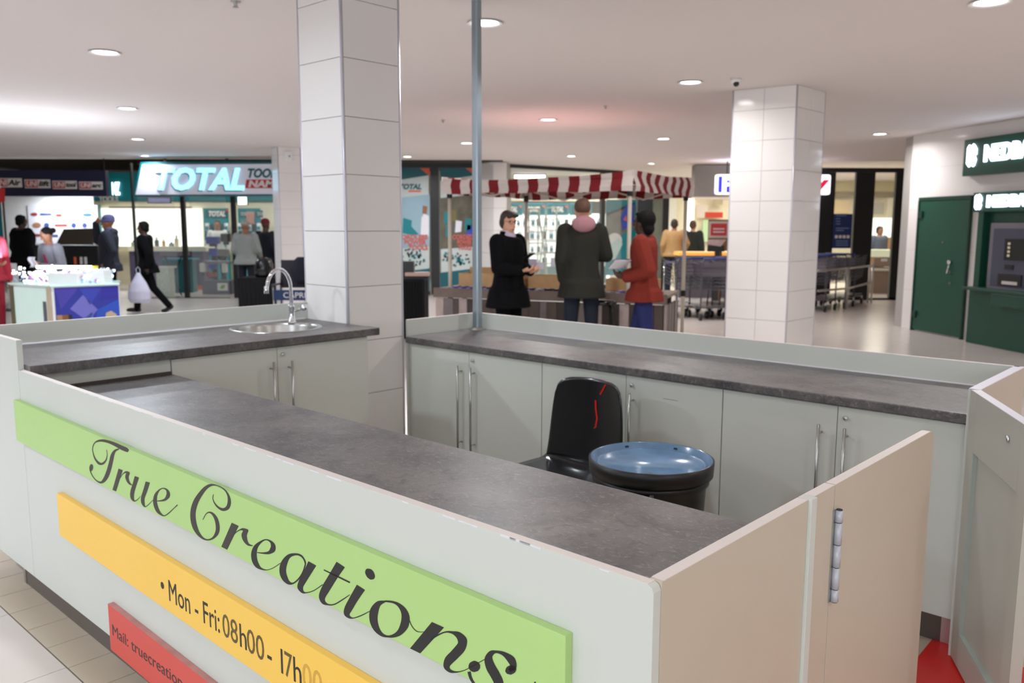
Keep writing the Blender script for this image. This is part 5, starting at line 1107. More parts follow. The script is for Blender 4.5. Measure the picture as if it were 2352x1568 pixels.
def camp_chair(label, px, Y, rz, col, txt=None):
    g = local('camp_chair', label, 'chair', base_of(px, Y), rz, group='folding camp chairs')
    for s in (-1, 1):
        MB().tube([(s * 0.27, -0.22, 0), (s * 0.27, -0.22, 0.62)], 0.014, n=8).build('front_leg', M_STEEL, g, smooth=True)
        MB().tube([(s * 0.27, 0.22, 0), (s * 0.27, 0.2, 0.6), (s * 0.25, 0.26, 1.0)], 0.014, n=8).build('rear_leg', M_BLACK, g, smooth=True)
        MB().box(s * 0.27 - 0.03, s * 0.27 + 0.03, -0.26, 0.24, 0.62, 0.645).build('armrest', M_BLACK, g, bevel=0.008)
    MB.build(sheet(lambda s, q: ((s - 0.5) * 0.5, -0.22 + 0.44 * q, 0.45 - 0.04 * math.sin(PI * s) * math.sin(PI * q)), 8, 8, 0.012), 'seat', col, g, smooth=True)
    MB.build(sheet(lambda s, q: ((s - 0.5) * 0.52, 0.22 + 0.05 * math.sin(PI * s), 0.56 + 0.44 * q), 8, 8, 0.012), 'backrest', mat('dark_mesh', (52, 52, 60), 0.8), g, smooth=True)
    MB().box(-0.27, 0.27, -0.24, -0.225, 0.40, 0.56).build('front_band', col, g)
    if txt: 
        t_ = text_part(txt, 'lettering', M_PLATE, g, (-0.12, -0.241, 0.44), (1, 0, 0), (0, 0, 1), 0.12, 0.001); fit_text(t_, (1, 0, 0), 0.34)
    MB().tube([(-0.27, -0.22, 0.06), (0.27, -0.22, 0.36)], 0.012, n=6).build('brace', M_STEEL, g); return g
C_BLUEC = mat('blue_canvas', (38, 58, 96), 0.85)
camp_chair('folding camp chair with a blue canvas band beside the tall column', 672, 13.2, 0.0, C_BLUEC, 'CAPRI')
r = thing('jacket', 'dark navy jacket hung over the camp chair next to the tall column', 'jacket', base_of(690, 13.3, 0.6)); p = at(690, 625, 13.3)
c = MB(); loft(c, [(p.x, 13.38, 0.66, 0.15, 0.09), (p.x, 13.38, 0.85, 0.17, 0.10), (p.x, 13.38, 1.0, 0.12, 0.07), (p.x, 13.38, 1.05, 0.06, 0.05)]); me = remesh(c, 0.015, 'shell', C_NAVY)
me.transform(Matrix.Translation(-Vector(ORG[r.name]))); o = bpy.data.objects.new('shell', me); COL.objects.link(o); o.parent = r
# ---------------------------------------------------------- poster windows right of the tall column
glazing('window_2', 'black framed shop window with teal tool posters', 18.8, [(900, 374, 1100, 385), (988, 385, 1010, 676), (900, 668, 988, 677), (1010, 668, 1100, 677), (896, 385, 905, 668), (1093, 385, 1100, 668)], [(905, 385, 988, 668), (1010, 385, 1093, 668)])
def poster(label, px0, px1, kind):
    g = thing('window_poster', label, 'poster', base_of((px0 + px1) / 2, 18.78, 0.3), group='tool posters in the shop window')
    Y = 18.78; w = px1 - px0
    slab(g, 'sheet', px0, 386, px1, 667, Y, mat('poster_grey', (196, 206, 204), 0.4), 0.006)
    poly(g, 'teal_top', [(px0, 415), (px1, 402), (px1, 386), (px0, 386)], Y - 0.004, M_TEALD)
    poly(g, 'red_flash', [(px1 - 0.28 * w, 386), (px1, 404), (px1, 386)], Y - 0.008, M_ORANGE)
    M_PH = mat('poster_photo_%d' % kind, ((150, 182, 196), (96, 92, 78))[kind], 0.5, var=(0.15, 0.75)[kind], vs_=(2, 5)[kind])
    poly(g, 'photo', [(px0, 572), (px1, 566), (px1, 446), (px0, 455)], Y - 0.004, M_PH)
    poly(g, 'teal_base', [(px0, 667), (px1, 667), (px1, 616), (px0, 626)], Y - 0.004, M_TEALD)
    if kind == 0:
        letters(g, 'TOTAL', px0 + 0.12 * w, 434, 11, Y - 0.008, M_TEALD, 0.62 * w, shear=0.25, bold=0.008)
        slab(g, 'red_bar', px0 + 0.4 * w, 437, px0 + 0.75 * w, 441, Y - 0.008, M_ORANGE, 0.003)
        poly(g, 'printed_shirt', [(966, 540), (985, 542), (985, 496), (974, 490), (968, 500)], Y - 0.008, M_PAPER); poly(g, 'printed_face', [(970, 490), (980, 492), (982, 474), (971, 472)], Y - 0.009, SKIN_M)
        poly(g, 'printed_drill', [(924, 535), (948, 540), (962, 538), (945, 520), (946, 506), (926, 500)], Y - 0.008, M_TEAL)
        tx = ('CORDLESS', 'POWER', 'TOOLS')
    else:
        for i, (x, y, c) in enumerate([(1026, 500, 0), (1040, 495, 1), (1030, 530, 0), (1052, 520, 2), (1074, 515, 0), (1078, 530, 3)]):
            poly(g, 'printed_tool', [(x - 7, y + 14), (x + 7, y + 12), (x + 9, y - 12), (x - 5, y - 14)], Y - 0.008, (M_TEAL, mat('print_khaki', (120, 110, 66), 0.5), M_PAPER, M_BLUEP)[c])
        tx = ('CORDED', 'POWER', 'TOOLS')
    for i, t_ in enumerate(tx):
        letters(g, t_, px0 + w * (0.06, 0.28, 0.4)[i] + (0.28 * w if kind else 0) * (1 - 0.3 * i), 549 + 12 * i, 10, Y - 0.012, mat('print_salmon', (206, 104, 96), 0.5), w * (0.88, 0.62, 0.55)[i] * (0.68 if kind else 1), bold=0.006)
    rp = random.Random(kind + 3); cl = MB()
    for i in range(46):
        a = rp.random() * 6.28; q = math.sqrt(rp.random()); x = px0 + w * 0.48 + math.cos(a) * q * w * 0.4; y = 592 + math.sin(a) * q * 20
        p = at(x, y, Y - 0.008); cl.m(rp.choice((0, 0, 1, 2))); cl.obox(p, 0.05, 0.003, 0.035, ry=rp.random() * 3)
    o = cl.build('printed_tool_cluster', [M_TEAL, M_BLACK, M_DARK], g); o['kind'] = 'stuff'
poster('teal tool poster with a white brand band, left of the black mullion', 906, 987, 0)
poster('teal tool poster behind the market stall pole, right of the black mullion', 1011, 1092, 1)
a = at(696, 518, 18.1); b = at(895, 518, 18.9)
o = MB().wall((a.x, a.y), (b.x, b.y), 0, 2.9, 0.15).build('wall_shop', M_WALL); tag(o, 'plain pale wall between the shop fronts, hidden behind the tall column', None, kind='structure')
# pillar between the shop fronts
r = thing('tiled_pillar', 'flat tiled pillar between the poster window and the glass shop front', 'column', base_of(1130, 18.3)); 
a = at(1098, 518, 18.9); b = at(1134, 518, 18.3); c = at(1163, 518, 18.4)
pts = [(a.x, a.y), (b.x, b.y), (c.x, c.y), (c.x + 0.1, 19.3), (a.x, 19.3)]
MB().prism(pts, 0, CEIL).build('core', M_JOINT, r)
for i in range(6):
    z0, z1 = i * 0.48 + 0.003, min(CEIL, (i + 1) * 0.48) - 0.003
    MB().wall(pts[0], pts[1], z0, z1, -0.012).build('tile', M_TILE, r); MB().wall(pts[1], pts[2], z0, z1, -0.012).build('tile', M_TILE, r)

# ---------------------------------------------------------- glass front that recedes to the right
A0 = at(1165, 518, 19.0); A1 = at(1478, 518, 21.8)
g = tag(thing('window_3', 'black framed glass shop front behind the market stall', None, (A0.x, A0.y, 0)), None, kind='structure')
def bar(s0, s1, z0, z1, m=M_BLACK, t=0.08, nm='frame_bar', par=None):
    p0 = A0.lerp(A1, s0); p1 = A0.lerp(A1, s1); return MB().wall((p0.x, p0.y), (p1.x, p1.y), z0, z1, t).build(nm, m, par or g)
bar(0, 1, 2.82, 2.9); bar(0, 1, 0, 0.1); bar(0.66, 0.69, 0.1, 2.82); bar(0.95, 1.0, 0.1, 2.82); bar(0, 0.015, 0.1, 2.82)
bar(0.016, 0.659, 0.101, 2.819, M_GLASS, 0.01, 'pane'); bar(0.691, 0.949, 0.101, 2.819, M_GLASS, 0.01, 'pane')
r = thing('window_poster', 'large teal poster of a power tool at the right end of the glass front', 'poster', base_of(1420, 21.2, 0.4))
q0, q1, q2, q3 = RC(1392, 458, 1458, 632, 21.3); MB().box(q0, q1, 21.3, 21.32, q2, q3).build('sheet', M_TEAL, r)
poly(r, 'photo', [(1392, 560), (1458, 520), (1458, 470), (1392, 490)], 21.292, mat('workshop_photo', (120, 112, 92), 0.5, var=0.6, vs_=4))
poly(r, 'dark_band', [(1392, 496), (1458, 470), (1458, 464), (1392, 490)], 21.285, M_DARK)
poly(r, 'printed_saw', [(1430, 530), (1456, 512), (1456, 468), (1436, 474), (1426, 500)], 21.28, M_BLUEP); poly(r, 'printed_grip', [(1432, 505), (1440, 508), (1438, 494)], 21.276, M_ORANGE)
poly(r, 'printed_disc', [(1412 + 17 * math.cos(k / 8 * PI), 552 + 17 * math.sin(k / 8 * PI)) for k in range(16)][::-1], 21.276, M_PLATE)
poly(r, 'printed_bag', [(1395, 590), (1412, 598), (1430, 560), (1424, 545), (1402, 560)], 21.27, mat('print_pale', (190, 214, 206), 0.5))
r = thing('shelf_wall', 'brightly lit wall of hanging tools with teal brand headers behind the glass', 'shelf', base_of(1270, 23.4))
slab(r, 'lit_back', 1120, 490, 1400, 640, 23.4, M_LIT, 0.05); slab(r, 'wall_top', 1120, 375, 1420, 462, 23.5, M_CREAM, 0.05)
for i, x in enumerate((1150, 1203, 1256, 1309)):
    slab(r, 'header', x, 466, x + 50, 494, 23.36, M_TEAL, 0.03); slab(r, 'header_panel', x + 4, 470, x + 46, 490, 23.35, M_TEALD, 0.008); letters(r, ('TOTAL', 'POWER', 'TOTAL', 'TOTAL')[i], x + 9, 486, 11, 23.34, M_PLATE, 28, shear=0.2, bold=0.01)
    poly(r, 'red_tip', [(x + 40, 472), (x + 48, 478), (x + 48, 472)], 23.34, M_ORANGE)
for z in (520, 550, 580, 612): slab(r, 'shelf', 1150, z, 1392, z + 2, 23.2, M_GREYM, 0.2)
slab(r, 'base_cabinet', 1150, 612, 1392, 660, 23.1, mat('teal_grey', (110, 140, 138), 0.5, var=0.3), 0.3)
rp = random.Random(11)
for j, z in enumerate((519, 549, 579, 611)):
    for i in range(15): pack(1160 + i * 15.5 + rp.uniform(-3, 3), z, 23.15, rp.choice((0, 1)), rp.uniform(0.8, 1.3), 'on the %s shelf behind the market stall glass' % ('top', 'second', 'third', 'bottom')[j])
def ladder(label, px, Y, h, rz):
    g_ = local('step_ladder', label, 'ladder', base_of(px, Y), rz, group='aluminium step ladders')
    m = mat('ladder_alu', (196, 200, 184), 0.4, 0.3)
    for s in (-1, 1):
        MB().cyl((s * 0.27, -0.35, 0), (s * 0.13, 0, h), 0.02, n=6).build('front_rail', m, g_); MB().cyl((s * 0.25, 0.35, 0), (s * 0.13, 0.02, h), 0.014, n=6).build('rear_rail', m, g_)
    for k in range(1, 7):
        f = k / 7; MB().box(-0.27 + 0.14 * f, 0.27 - 0.14 * f, -0.35 + 0.35 * f - 0.04, -0.35 + 0.35 * f + 0.04, h * f - 0.012, h * f + 0.012).build('step', m, g_)
    MB().box(-0.15, 0.15, -0.06, 0.08, h, h + 0.03).build('cap', m, g_)
ladder('aluminium step ladder behind the glass beside the woman in the black coat', 1226, 21.4, 1.95, 0.35); ladder('second aluminium step ladder, nearer the man in the parka', 1266, 22.3, 2.0, -0.3)
for i, (x0, y0, x1, y1) in enumerate(((1233, 602, 1250, 618), (1265, 592, 1283, 612))):
    t_ = thing('price_card', ('pale lilac price card hanging on the left ladder', 'pale lilac price card hanging on the right ladder')[i], 'card', base_of((x0 + x1) / 2, 20.8, 0.9)); slab(t_, 'card', x0, y0, x1, y1, 20.8, mat('lilac_card', (190, 184, 208), 0.5), 0.006); MB().cyl(at((x0 + x1) / 2, y0, 20.8), at((x0 + x1) / 2, y0 - 14, 20.8), 0.003, n=5).build('string', M_DARK, t_)
r = thing('tube_light', 'long fluorescent tube light hanging in the glass fronted shop', 'lamp', base_of(1218, 22.5, 2.5)); slab(r, 'tube', 1182, 402, 1252, 409, 22.5, M_TUBE, 0.06); slab(r, 'fitting', 1180, 398, 1254, 402, 22.49, M_GREYM, 0.08)
for x in (1190, 1244): MB().cyl(at(x, 398, 22.52), Vector((at(x, 398, 22.52).x, 22.52, CEIL)), 0.006, n=6).build('wire', M_DARK, r)
for x, y in ((0.6, 22.3), (2.4, 22.9)): lamp(x, y, 2.8, 40, (0.98, 1, 0.92), 1.2)

# ---------------------------------------------------------- supermarket entrance
r = thing('glass_screen', 'dark framed reflective glass panel beside the supermarket entrance', 'screen', base_of(1500, 20.5)); slab(r, 'post', 1466, 452, 1494, 690, 20.5, M_BLACK, 0.1); slab(r, 'post', 1524, 452, 1531, 690, 20.5, M_BLACK, 0.1); slab(r, 'glass', 1494, 452, 1524, 690, 20.55, mat('smoky_glass', (120, 124, 108), 0.08, var=0.4, vs_=3), 0.02); slab(r, 'head', 1466, 444, 1531, 452, 20.5, M_BLACK, 0.1)
r = thing('bulkhead', 'grey bulkhead over the supermarket entrance', 'panel', base_of(1640, 18.9, 2.2)); slab(r, 'board', 1596, 378.5, 1700, 452, 18.9, mat('bulkhead_grey', (128, 124, 114), 0.6), 0.3); slab(r, 'lower_edge', 1596, 452, 1700, 458, 18.9, M_CREAM, 0.3)
r = thing('supermarket_sign', 'lit blue and white supermarket sign partly hidden by the shorter column', 'sign', base_of(1775, 17.6, 2.2))
x0, x1, z0, z1 = RC(1645, 400, 1908, 447, 17.6)
MB().box(x0, x1, 17.6, 17.75, z0, z1).build('white_surround', mat('sign_lit_white', (246, 246, 255), 0.4, emit=1.6, var=0), r, bevel=0.05)
slab(r, 'blue_field', 1651, 405, 1785, 442, 17.585, mat('sign_lit_blue', (66, 60, 210), 0.4, emit=0.9, var=0), 0.012)
letters(r, 'P', 1657, 439, 31, 17.57, mat('sign_letter_white', (255, 255, 255), 0.4, emit=2.2, var=0), 27, bold=0.016, depth=0.006); letters(r, 'ick n', 1690, 438, 28, 17.57, MATS['sign_letter_white'], 88, bold=0.012, depth=0.006)
letters(r, 'Pay', 1795, 434, 30, 17.585, mat('sign_letter_red', (226, 30, 70), 0.4, emit=0.8, var=0), 106, bold=0.012, depth=0.006)
for x_ in (1670, 1880): MB().cyl(at(x_, 402, 17.68), Vector((at(x_, 402, 17.68).x, 17.68, CEIL)), 0.012, n=8).build('hanger', M_DARK, r)
lamp(at(1760, 420, 17.6).x, 17.9, 2.6, 20, (0.75, 0.72, 1.0), 1.6, up=True, sy=0.1)
r = thing('supermarket_wall', 'bright cream interior wall of the supermarket with pale shelving', 'wall', base_of(1750, 26.0)); slab(r, 'wall', 1380, 380, 2200, 680, 26.0, M_CREAM, 0.1)
for i, (x0_, y0_, x1_, y1_, c) in enumerate([(1530, 455, 1552, 545, (236, 236, 226)), (1575, 455, 1592, 560, (250, 246, 220)), (1600, 470, 1625, 500, (222, 210, 200)), (1620, 487, 1660, 500, (196, 60, 40)), (1615, 505, 1650, 555, (190, 222, 180)), (1640, 452, 1660, 470, (180, 168, 140)), (1900, 400, 2080, 440, (206, 196, 150)), (1900, 440, 2080, 452, (150, 140, 110)), (1905, 460, 1950, 490, (226, 206, 160)), (2000, 500, 2060, 545, (250, 255, 246)), (1990, 545, 2062, 590, (190, 150, 96)), (2005, 465, 2030, 492, (190, 188, 176)), (2040, 455, 2056, 500, (240, 238, 214))]):
    m_ = M_LIT if c[0] >= 250 else mat('market_block_%d' % i, c, 0.6)
    slab(r, 'wall_panel', x0_, y0_, x1_, y1_, 25.8 - 0.02 * i, m_, 0.04)
for x, y, w in ((4.8, 22.5, 42), (6.5, 24, 42), (9.4, 22.5, 150), (8.4, 20.3, 70)): lamp(x, y, 2.85, w, (1.0, 0.96, 0.8), 1.3)
r = thing('checkout_counter', 'supermarket counter with a glowing orange edge behind the trolleys', 'counter', base_of(1625, 18.4)); slab(r, 'body', 1562, 588, 1690, 700, 18.4, mat('counter_grey', (108, 104, 110), 0.5), 0.5); slab(r, 'orange_edge', 1560, 579, 1692, 587, 18.35, mat('orange_lit', (250, 180, 90), 0.5, emit=0.6), 0.6)
r = thing('red_notice', 'red notice in a white frame on a brown board by the supermarket counter', 'notice', base_of(1650, 17.6, 0.7)); slab(r, 'brown_board', 1628, 504, 1690, 576, 17.6, M_KRAFT, 0.05); slab(r, 'white_frame', 1629, 508, 1674, 546, 17.59, M_PLATE, 0.01); slab(r, 'red_sheet', 1633, 513, 1669, 541, 17.58, mat('notice_red', (216, 66, 70), 0.5), 0.008)
for y in (524, 531): slab(r, 'print_line', 1638, y, 1664, y + 3, 17.574, M_PAPER, 0.004)
MB().box(at(1655, 576, 17.62).x - 0.03, at(1655, 576, 17.62).x + 0.03, 17.61, 17.65, 0, at(1655, 576, 17.62).z).build('post', M_KRAFT, r)
r = thing('leaflet_stand', 'sloping tray of leaflets under the red notice', 'stand', base_of(1645, 17.3, 0.95)); poly(r, 'leaflets', [(1620, 560), (1655, 566), (1668, 550), (1630, 550)], 17.4, mat('leaflet_paper', (214, 190, 190), 0.5, var=0.3, vs_=14), 0.03); slab(r, 'holder', 1626, 564, 1664, 578, 17.43, M_DARK, 0.06); slab(r, 'post', 1642, 578, 1648, 720, 17.45, M_DARK, 0.03)
# right hand glazing of the supermarket
glazing('window_4', 'black framed supermarket windows right of the shorter column', 17.95, [(1860, 385, 2086, 396), (1884, 396, 1905, 690), (1968, 396, 1994, 690), (2060, 396, 2088, 694), (1905, 684, 1968, 692), (1994, 684, 2060, 692)], [(1905, 396, 1968, 684), (1994, 396, 2060, 684)])
r = thing('blue_notice', 'tall blue opening notice stuck on the supermarket glass', 'notice', base_of(1936, 17.9, 1.0)); slab(r, 'sheet', 1916, 491, 1954, 570, 17.9, mat('notice_blue', (34, 52, 104), 0.4), 0.01)
for y, w in ((494, 24), (501, 10), (507, 10), (513, 10), (523, 30), (528, 18), (552, 28), (557, 28), (562, 28)): slab(r, 'print_line', 1920, y, 1920 + w, y + 2, 17.892, mat('print_pale_blue', (120, 140, 184), 0.5), 0.004)
for x in (1921, 1930, 1939, 1948): slab(r, 'print_icon', x - 3, 540, x + 3, 547, 17.892, M_PLATE, 0.004)
r = thing('bakery_counter', 'glass topped bakery counter with brown fronts behind the right hand window', 'counter', base_of(2030, 19.6)); slab(r, 'glass_top', 1990, 574, 2062, 590, 19.6, mat('lit_glass', (230, 234, 200), 0.2, emit=0.5, var=0), 0.6); slab(r, 'front', 2008, 592, 2060, 612, 19.65, M_KRAFT, 0.5); slab(r, 'shelf', 2008, 616, 2060, 622, 19.62, M_CREAM, 0.5); slab(r, 'basket_front', 2008, 624, 2060, 700, 19.66, mat('basket_brown', (128, 92, 54), 0.7, var=0.3, vs_=20), 0.5); slab(r, 'label', 2024, 594, 2038, 600, 19.64, M_PAPER, 0.005)
# ---- shopping trolleys: one model and copies
M_WIRE = mat('trolley_wire', (96, 94, 104), 0.35, 0.7); M_HAND = mat('trolley_blue', (44, 54, 116), 0.4)
tr = local('shopping_trolley', 'x', 'trolley', (0, 0, 0), group='shopping trolleys')
w = MB()
def bask(f, z, s): # basket section: f along length 0..1
    hw = 0.2 + 0.08 * f + 0.02 * (z - 0.5); return hw
for k in range(8):
    z = 0.50 + 0.06 * k; w.tube([(-0.2 - 0.01 * k, -0.42, z + 0.06), (0.2 + 0.01 * k, -0.42, z + 0.06), (0.25 + 0.008 * k, 0.38, z), (-0.25 - 0.008 * k, 0.38, z)], 0.0045, n=4, closed=True)
for i in range(9):
    f = i / 8
    for s in (-1, 1): w.cyl((s * (0.2 + 0.05 * f), -0.42 + 0.8 * f, 0.56 - 0.06 * f), (s * (0.27 + 0.036 * f), -0.42 + 0.8 * f, 0.98 - 0.06 * f), 0.004, n=4)
    x = -0.2 + 0.4 * f; w.cyl((x, -0.42, 0.56), (x * 1.35, -0.42, 0.98), 0.004, n=4); w.cyl((x, -0.42, 0.56), (x * 1.25, 0.38, 0.50), 0.004, n=4)
o = w.build('basket', M_WIRE, tr); o['kind'] = 'stuff'
for s in (-1, 1):
    MB().tube([(s * 0.22, -0.42, 0.16), (s * 0.27, 0.40, 0.2), (s * 0.29, 0.44, 0.9), (s * 0.27, 0.5, 1.02)], 0.013, n=8).build('side_frame', M_WIRE, tr, smooth=True)
MB().cyl((-0.28, 0.5, 1.02), (0.28, 0.5, 1.02), 0.018, n=10).build('handle', M_HAND, tr, smooth=True)
MB().box(-0.25, 0.25, 0.36, 0.375, 0.72, 0.95).build('child_flap', mat('flap_grey', (112, 106, 116), 0.5), tr)
MB().box(-0.22, 0.22, -0.40, 0.38, 0.20, 0.215).build('lower_tray', M_WIRE, tr)
for sx, sy in ((-0.22, -0.4), (0.22, -0.4), (-0.27, 0.4), (0.27, 0.4)):
    wh = MB().cyl((sx - 0.016, sy, 0.062), (sx + 0.016, sy, 0.062), 0.062, n=16).build('wheel', M_BLACK, tr, smooth=True)
    MB().cyl((sx, sy, 0.1), (sx, sy, 0.17), 0.016, n=8).build('castor', M_STEEL, wh)
spots = [(1575, 14.6, 3.3, 'shopping trolley at the left front of the row, behind the stall pole'), (1604, 14.9, 3.3, 'second shopping trolley from the left in the row behind the stall pole'), (1630, 14.3, 3.3, 'third shopping trolley in the row behind the stall pole'), (1655, 14.8, 3.3, 'shopping trolley half hidden at the left edge of the shorter column'), (1684, 14.5, 3.3, 'shopping trolley mostly hidden by the shorter column, on its left'),
         (1886, 15.8, 2.5, 'shopping trolley just right of the shorter column'), (1908, 16.2, 2.5, 'second shopping trolley right of the shorter column'), (1930, 16.5, 2.5, 'third shopping trolley right of the shorter column, behind the rail'), (1950, 16.9, 2.5, 'farthest shopping trolley right of the shorter column')]
for i, (px, Y, rz, l) in enumerate(spots):
    o = tr if i == 0 else copy_tree(tr); o['label'] = l; o.location = base_of(px, Y); o.rotation_euler = (0, 0, rz)
r = thing('guard_rail', 'steel tube guard rail in front of the trolleys at right', 'rail', base_of(1950, 15.9))
for i, (a, b) in enumerate((((1948, 614), (1948, 708)), ((1998, 610), (1992, 692)), ((2006, 604), (2002, 690)))):
    Y = (15.9, 17.2, 17.3)[i]; p = at(*a, Y); MB().cyl((p.x, Y, 0), (p.x, Y, p.z), 0.03 if i == 0 else 0.02, n=12).build('post', M_STEEL, r, smooth=True)
for y0, y1 in ((616, 610), (662, 648)):
    MB().tube([at(1878, y0 + 6, 15.0), at(1948, y0, 15.9), at(2003, y1, 17.2)], 0.02, n=10).build('rail_tube', M_STEEL, r, smooth=True)
r = thing('guard_rail', 'low steel barrier between the tan jacket and the trolleys', 'rail', base_of(1540, 17.0))
for x in (1526, 1557): p = at(x, 600, 17.0); MB().cyl((p.x, 17.0, 0), (p.x, 17.0, p.z), 0.018, n=10).build('post', M_STEEL, r, smooth=True)
MB().cyl(at(1524, 602, 17.0), at(1560, 602, 17.0), 0.02, n=10).build('rail_tube', mat('lilac_rail', (150, 146, 190), 0.3, 0.4), r, smooth=True)

# ---------------------------------------------------------- bank wall with door and cash machine
B0 = Vector((6.04, 13.0, 0)); B1 = Vector((6.52, 10.1, 0)); BD = (B1 - B0).normalized(); BN = Vector((-BD.y, BD.x, 0))
if BN.x > 0: BN = -BN
def bk(s, z, off=0.0): return B0 + BD * s + BN * off + Vector((0, 0, z))
def bsl(r_, name, s0, s1, z0, z1, m, o0=0.0, o1=0.03, bevel=0.0):
    return MB().hexa([bk(s0, z0, o0), bk(s1, z0, o0), bk(s1, z0, o1), bk(s0, z0, o1)], [bk(s0, z1, o0), bk(s1, z1, o0), bk(s1, z1, o1), bk(s0, z1, o1)]).build(name, m, r_, bevel=bevel)
def bs(px, py):
    """position along the bank wall and height seen at a pixel"""
    d = at(px, py, 1.0) - Vector((0, 0, CAM_H)); n = BN
    t_ = (B0.x * n.x + B0.y * n.y) / (d.x * n.x + d.y * n.y); p = Vector((0, 0, CAM_H)) + d * t_
    return (p - B0).dot(BD), p.z
w = tag(thing('wall_bank', 'pale tiled bank wall at the right', None, tuple(B0)), None, kind='structure')
MB().prism([(B0.x, B0.y), (B1.x + BD.x * 6, B1.y + BD.y * 6), (12.9, 4.0), (12.9, 13.3), (B0.x + 0.02, 13.3)], 0, CEIL).build('core', M_JOINT, w)
cache = {}
for i in range(14):
    for j in range(5):
        s0, z0 = i * 0.6, j * 0.6; z1 = min(CEIL, z0 + 0.6)
        o = bsl(w, 'tile', s0 + 0.001, s0 + 0.599, z0 + 0.001, z1 - 0.001, M_TILE, 0.0005, 0.01)
sL, zT = bs(2121, 462); sR, _ = bs(2232, 500); zT = bs(2180, 459)[1]
r = thing('door_panel', 'dark green steel door in the bank wall', 'door', tuple(bk(sL, 0)))
bsl(r, 'leaf', sL, sR, 0.02, zT, M_BGREEN, 0.012, 0.05, 0.004); bsl(r, 'frame_head', sL - 0.03, sR + 0.03, zT + 0.001, zT + 0.05, mat('bank_green_dark', (16, 58, 46), 0.4), 0.012, 0.06)
bsl(r, 'frame_side', sL - 0.035, sL - 0.002, 0.0, zT, MATS['bank_green_dark'], 0.012, 0.06); bsl(r, 'frame_side', sR + 0.002, sR + 0.03, 0.0, zT, MATS['bank_green_dark'], 0.012, 0.06)
for z in (0.2, zT - 0.25): bsl(r, 'hinge', sL + 0.005, sL + 0.09, z, z + 0.1, MATS['bank_green_dark'], 0.05, 0.075)
sh, zh = bs(2192, 602); MB().cyl(bk(sh, zh, 0.05), bk(sh, zh, 0.1), 0.03, 0.026, n=16).build('knob', M_CHROME, r, smooth=True); MB().cyl(bk(sh, zh - 0.01, 0.075), bk(sh - 0.03, zh - 0.16, 0.085), 0.012, n=8).build('lever', M_CHROME, r, smooth=True)
for yy in (625, 650, 556):
    s_, z_ = bs(2190 if yy > 600 else 2174, yy); MB().cyl(bk(s_, z_, 0.05), bk(s_, z_, 0.062), 0.016, n=12).build('keyhole', M_GREYM, r)
def banksign(label, a, b, c, tx0, ty0, tpx1, th, off):
    s0, z1 = bs(*a); s0b, z0 = bs(*b); s1 = s0 + c
    g_ = thing('bank_sign', label, 'sign', tuple(bk(s0, z0))); bsl(g_, 'box', s0, s1, z0, z1, M_BGREEN, 0.012, off, 0.006)
    st, zt_ = bs(tx0, ty0); se, _ = bs(tpx1, ty0)
    hgt = th
    o = text_part('NEDBANK', 'lit_letters', M_BLIT, g_, bk(st + 0.33 * hgt / 0.22, zt_, off + 0.012), BD, (0, 0, 1), hgt / 0.7, 0.012, 0, 0.012)
    fit_text(o, BD, (se - st) * 1.0)
    # twin-arrow emblem left of the letters
    e0 = st - 0.02; eh = hgt * 1.55; zb = zt_ - hgt * 0.3; ew = eh * 0.72
    for pts in ([(0.0, 0.15), (0.0, 0.8), (0.2, 0.95), (0.2, 0.3)], [(0.0, 0.8), (0.2, 0.95), (0.45, 0.85), (1.0, 0.3), (0.85, 0.05), (0.7, 0.0)], [(0.78, 0.9), (0.62, 0.98), (0.5, 0.9), (0.86, 0.5), (1.0, 0.5), (1.0, 0.75)], [(0.06, 0.12), (0.25, 0.3), (0.5, 0.1), (0.28, 0.0)]):
        n = len(pts); q = [bk(e0 + x * ew * 0.8, zb + y * eh, off + 0.022) for x, y in pts] + [bk(e0 + x * ew * 0.8, zb + y * eh, off + 0.004) for x, y in pts]
        MB().add(q, [tuple(range(n)), tuple(range(2 * n - 1, n - 1, -1))] + [(i, i + n, (i + 1) % n + n, (i + 1) % n) for i in range(n)]).build('lit_emblem', M_BLIT, g_)
    return g_, s0, s1, z0, z1
g_, s0, s1, z0, z1 = banksign('large dark green bank sign with glowing white letters high on the wall', (2234, 322), (2231, 405), 2.9, 2243, 374, 2395, 0.20, 0.12)
o = text_part('ATM', 'lit_letters', M_BLIT, g_, bk(s0 + 2.15, z0 + 0.2, 0.132), BD, (0, 0, 1), 0.16, 0.012, 0, 0.006)
g_, s0, s1, z0, z1 = banksign('smaller green bank sign with glowing white letters over the cash machine', (2261, 443), (2258, 487), 1.6, 2268, 475, 2400, 0.135, 0.16)
r = thing('cash_machine', 'green cash machine with a grey screen surround below the bank sign', 'cash machine', tuple(bk(bs(2262, 600)[0], 0)))
a0 = bs(2262, 600)[0]
bsl(r, 'lower_front', a0 - 0.05, a0 + 1.45, 0.0, 0.72, M_BGREEN, 0.012, 0.16, 0.006); bsl(r, 'side_cheek', a0, a0 + 0.1, 0.72, z0 - 0.002, M_BGREEN, 0.012, 0.15); bsl(r, 'back_panel', a0 + 0.1, a0 + 1.45, 0.72, z0 - 0.002, M_BGREEN, 0.012, 0.06)
f0 = bs(2286, 600)[0]; zt1 = bs(2292, 512)[1]; zb1 = bs(2286, 668)[1]
bsl(r, 'surround', f0, f0 + 0.78, zb1, zt1, M_GREYM, 0.06, 0.11, 0.008); bsl(r, 'recess', f0 + 0.07, f0 + 0.71, zb1 + 0.07, zt1 - 0.07, mat('recess_slate', (74, 76, 96), 0.4), 0.11, 0.113)
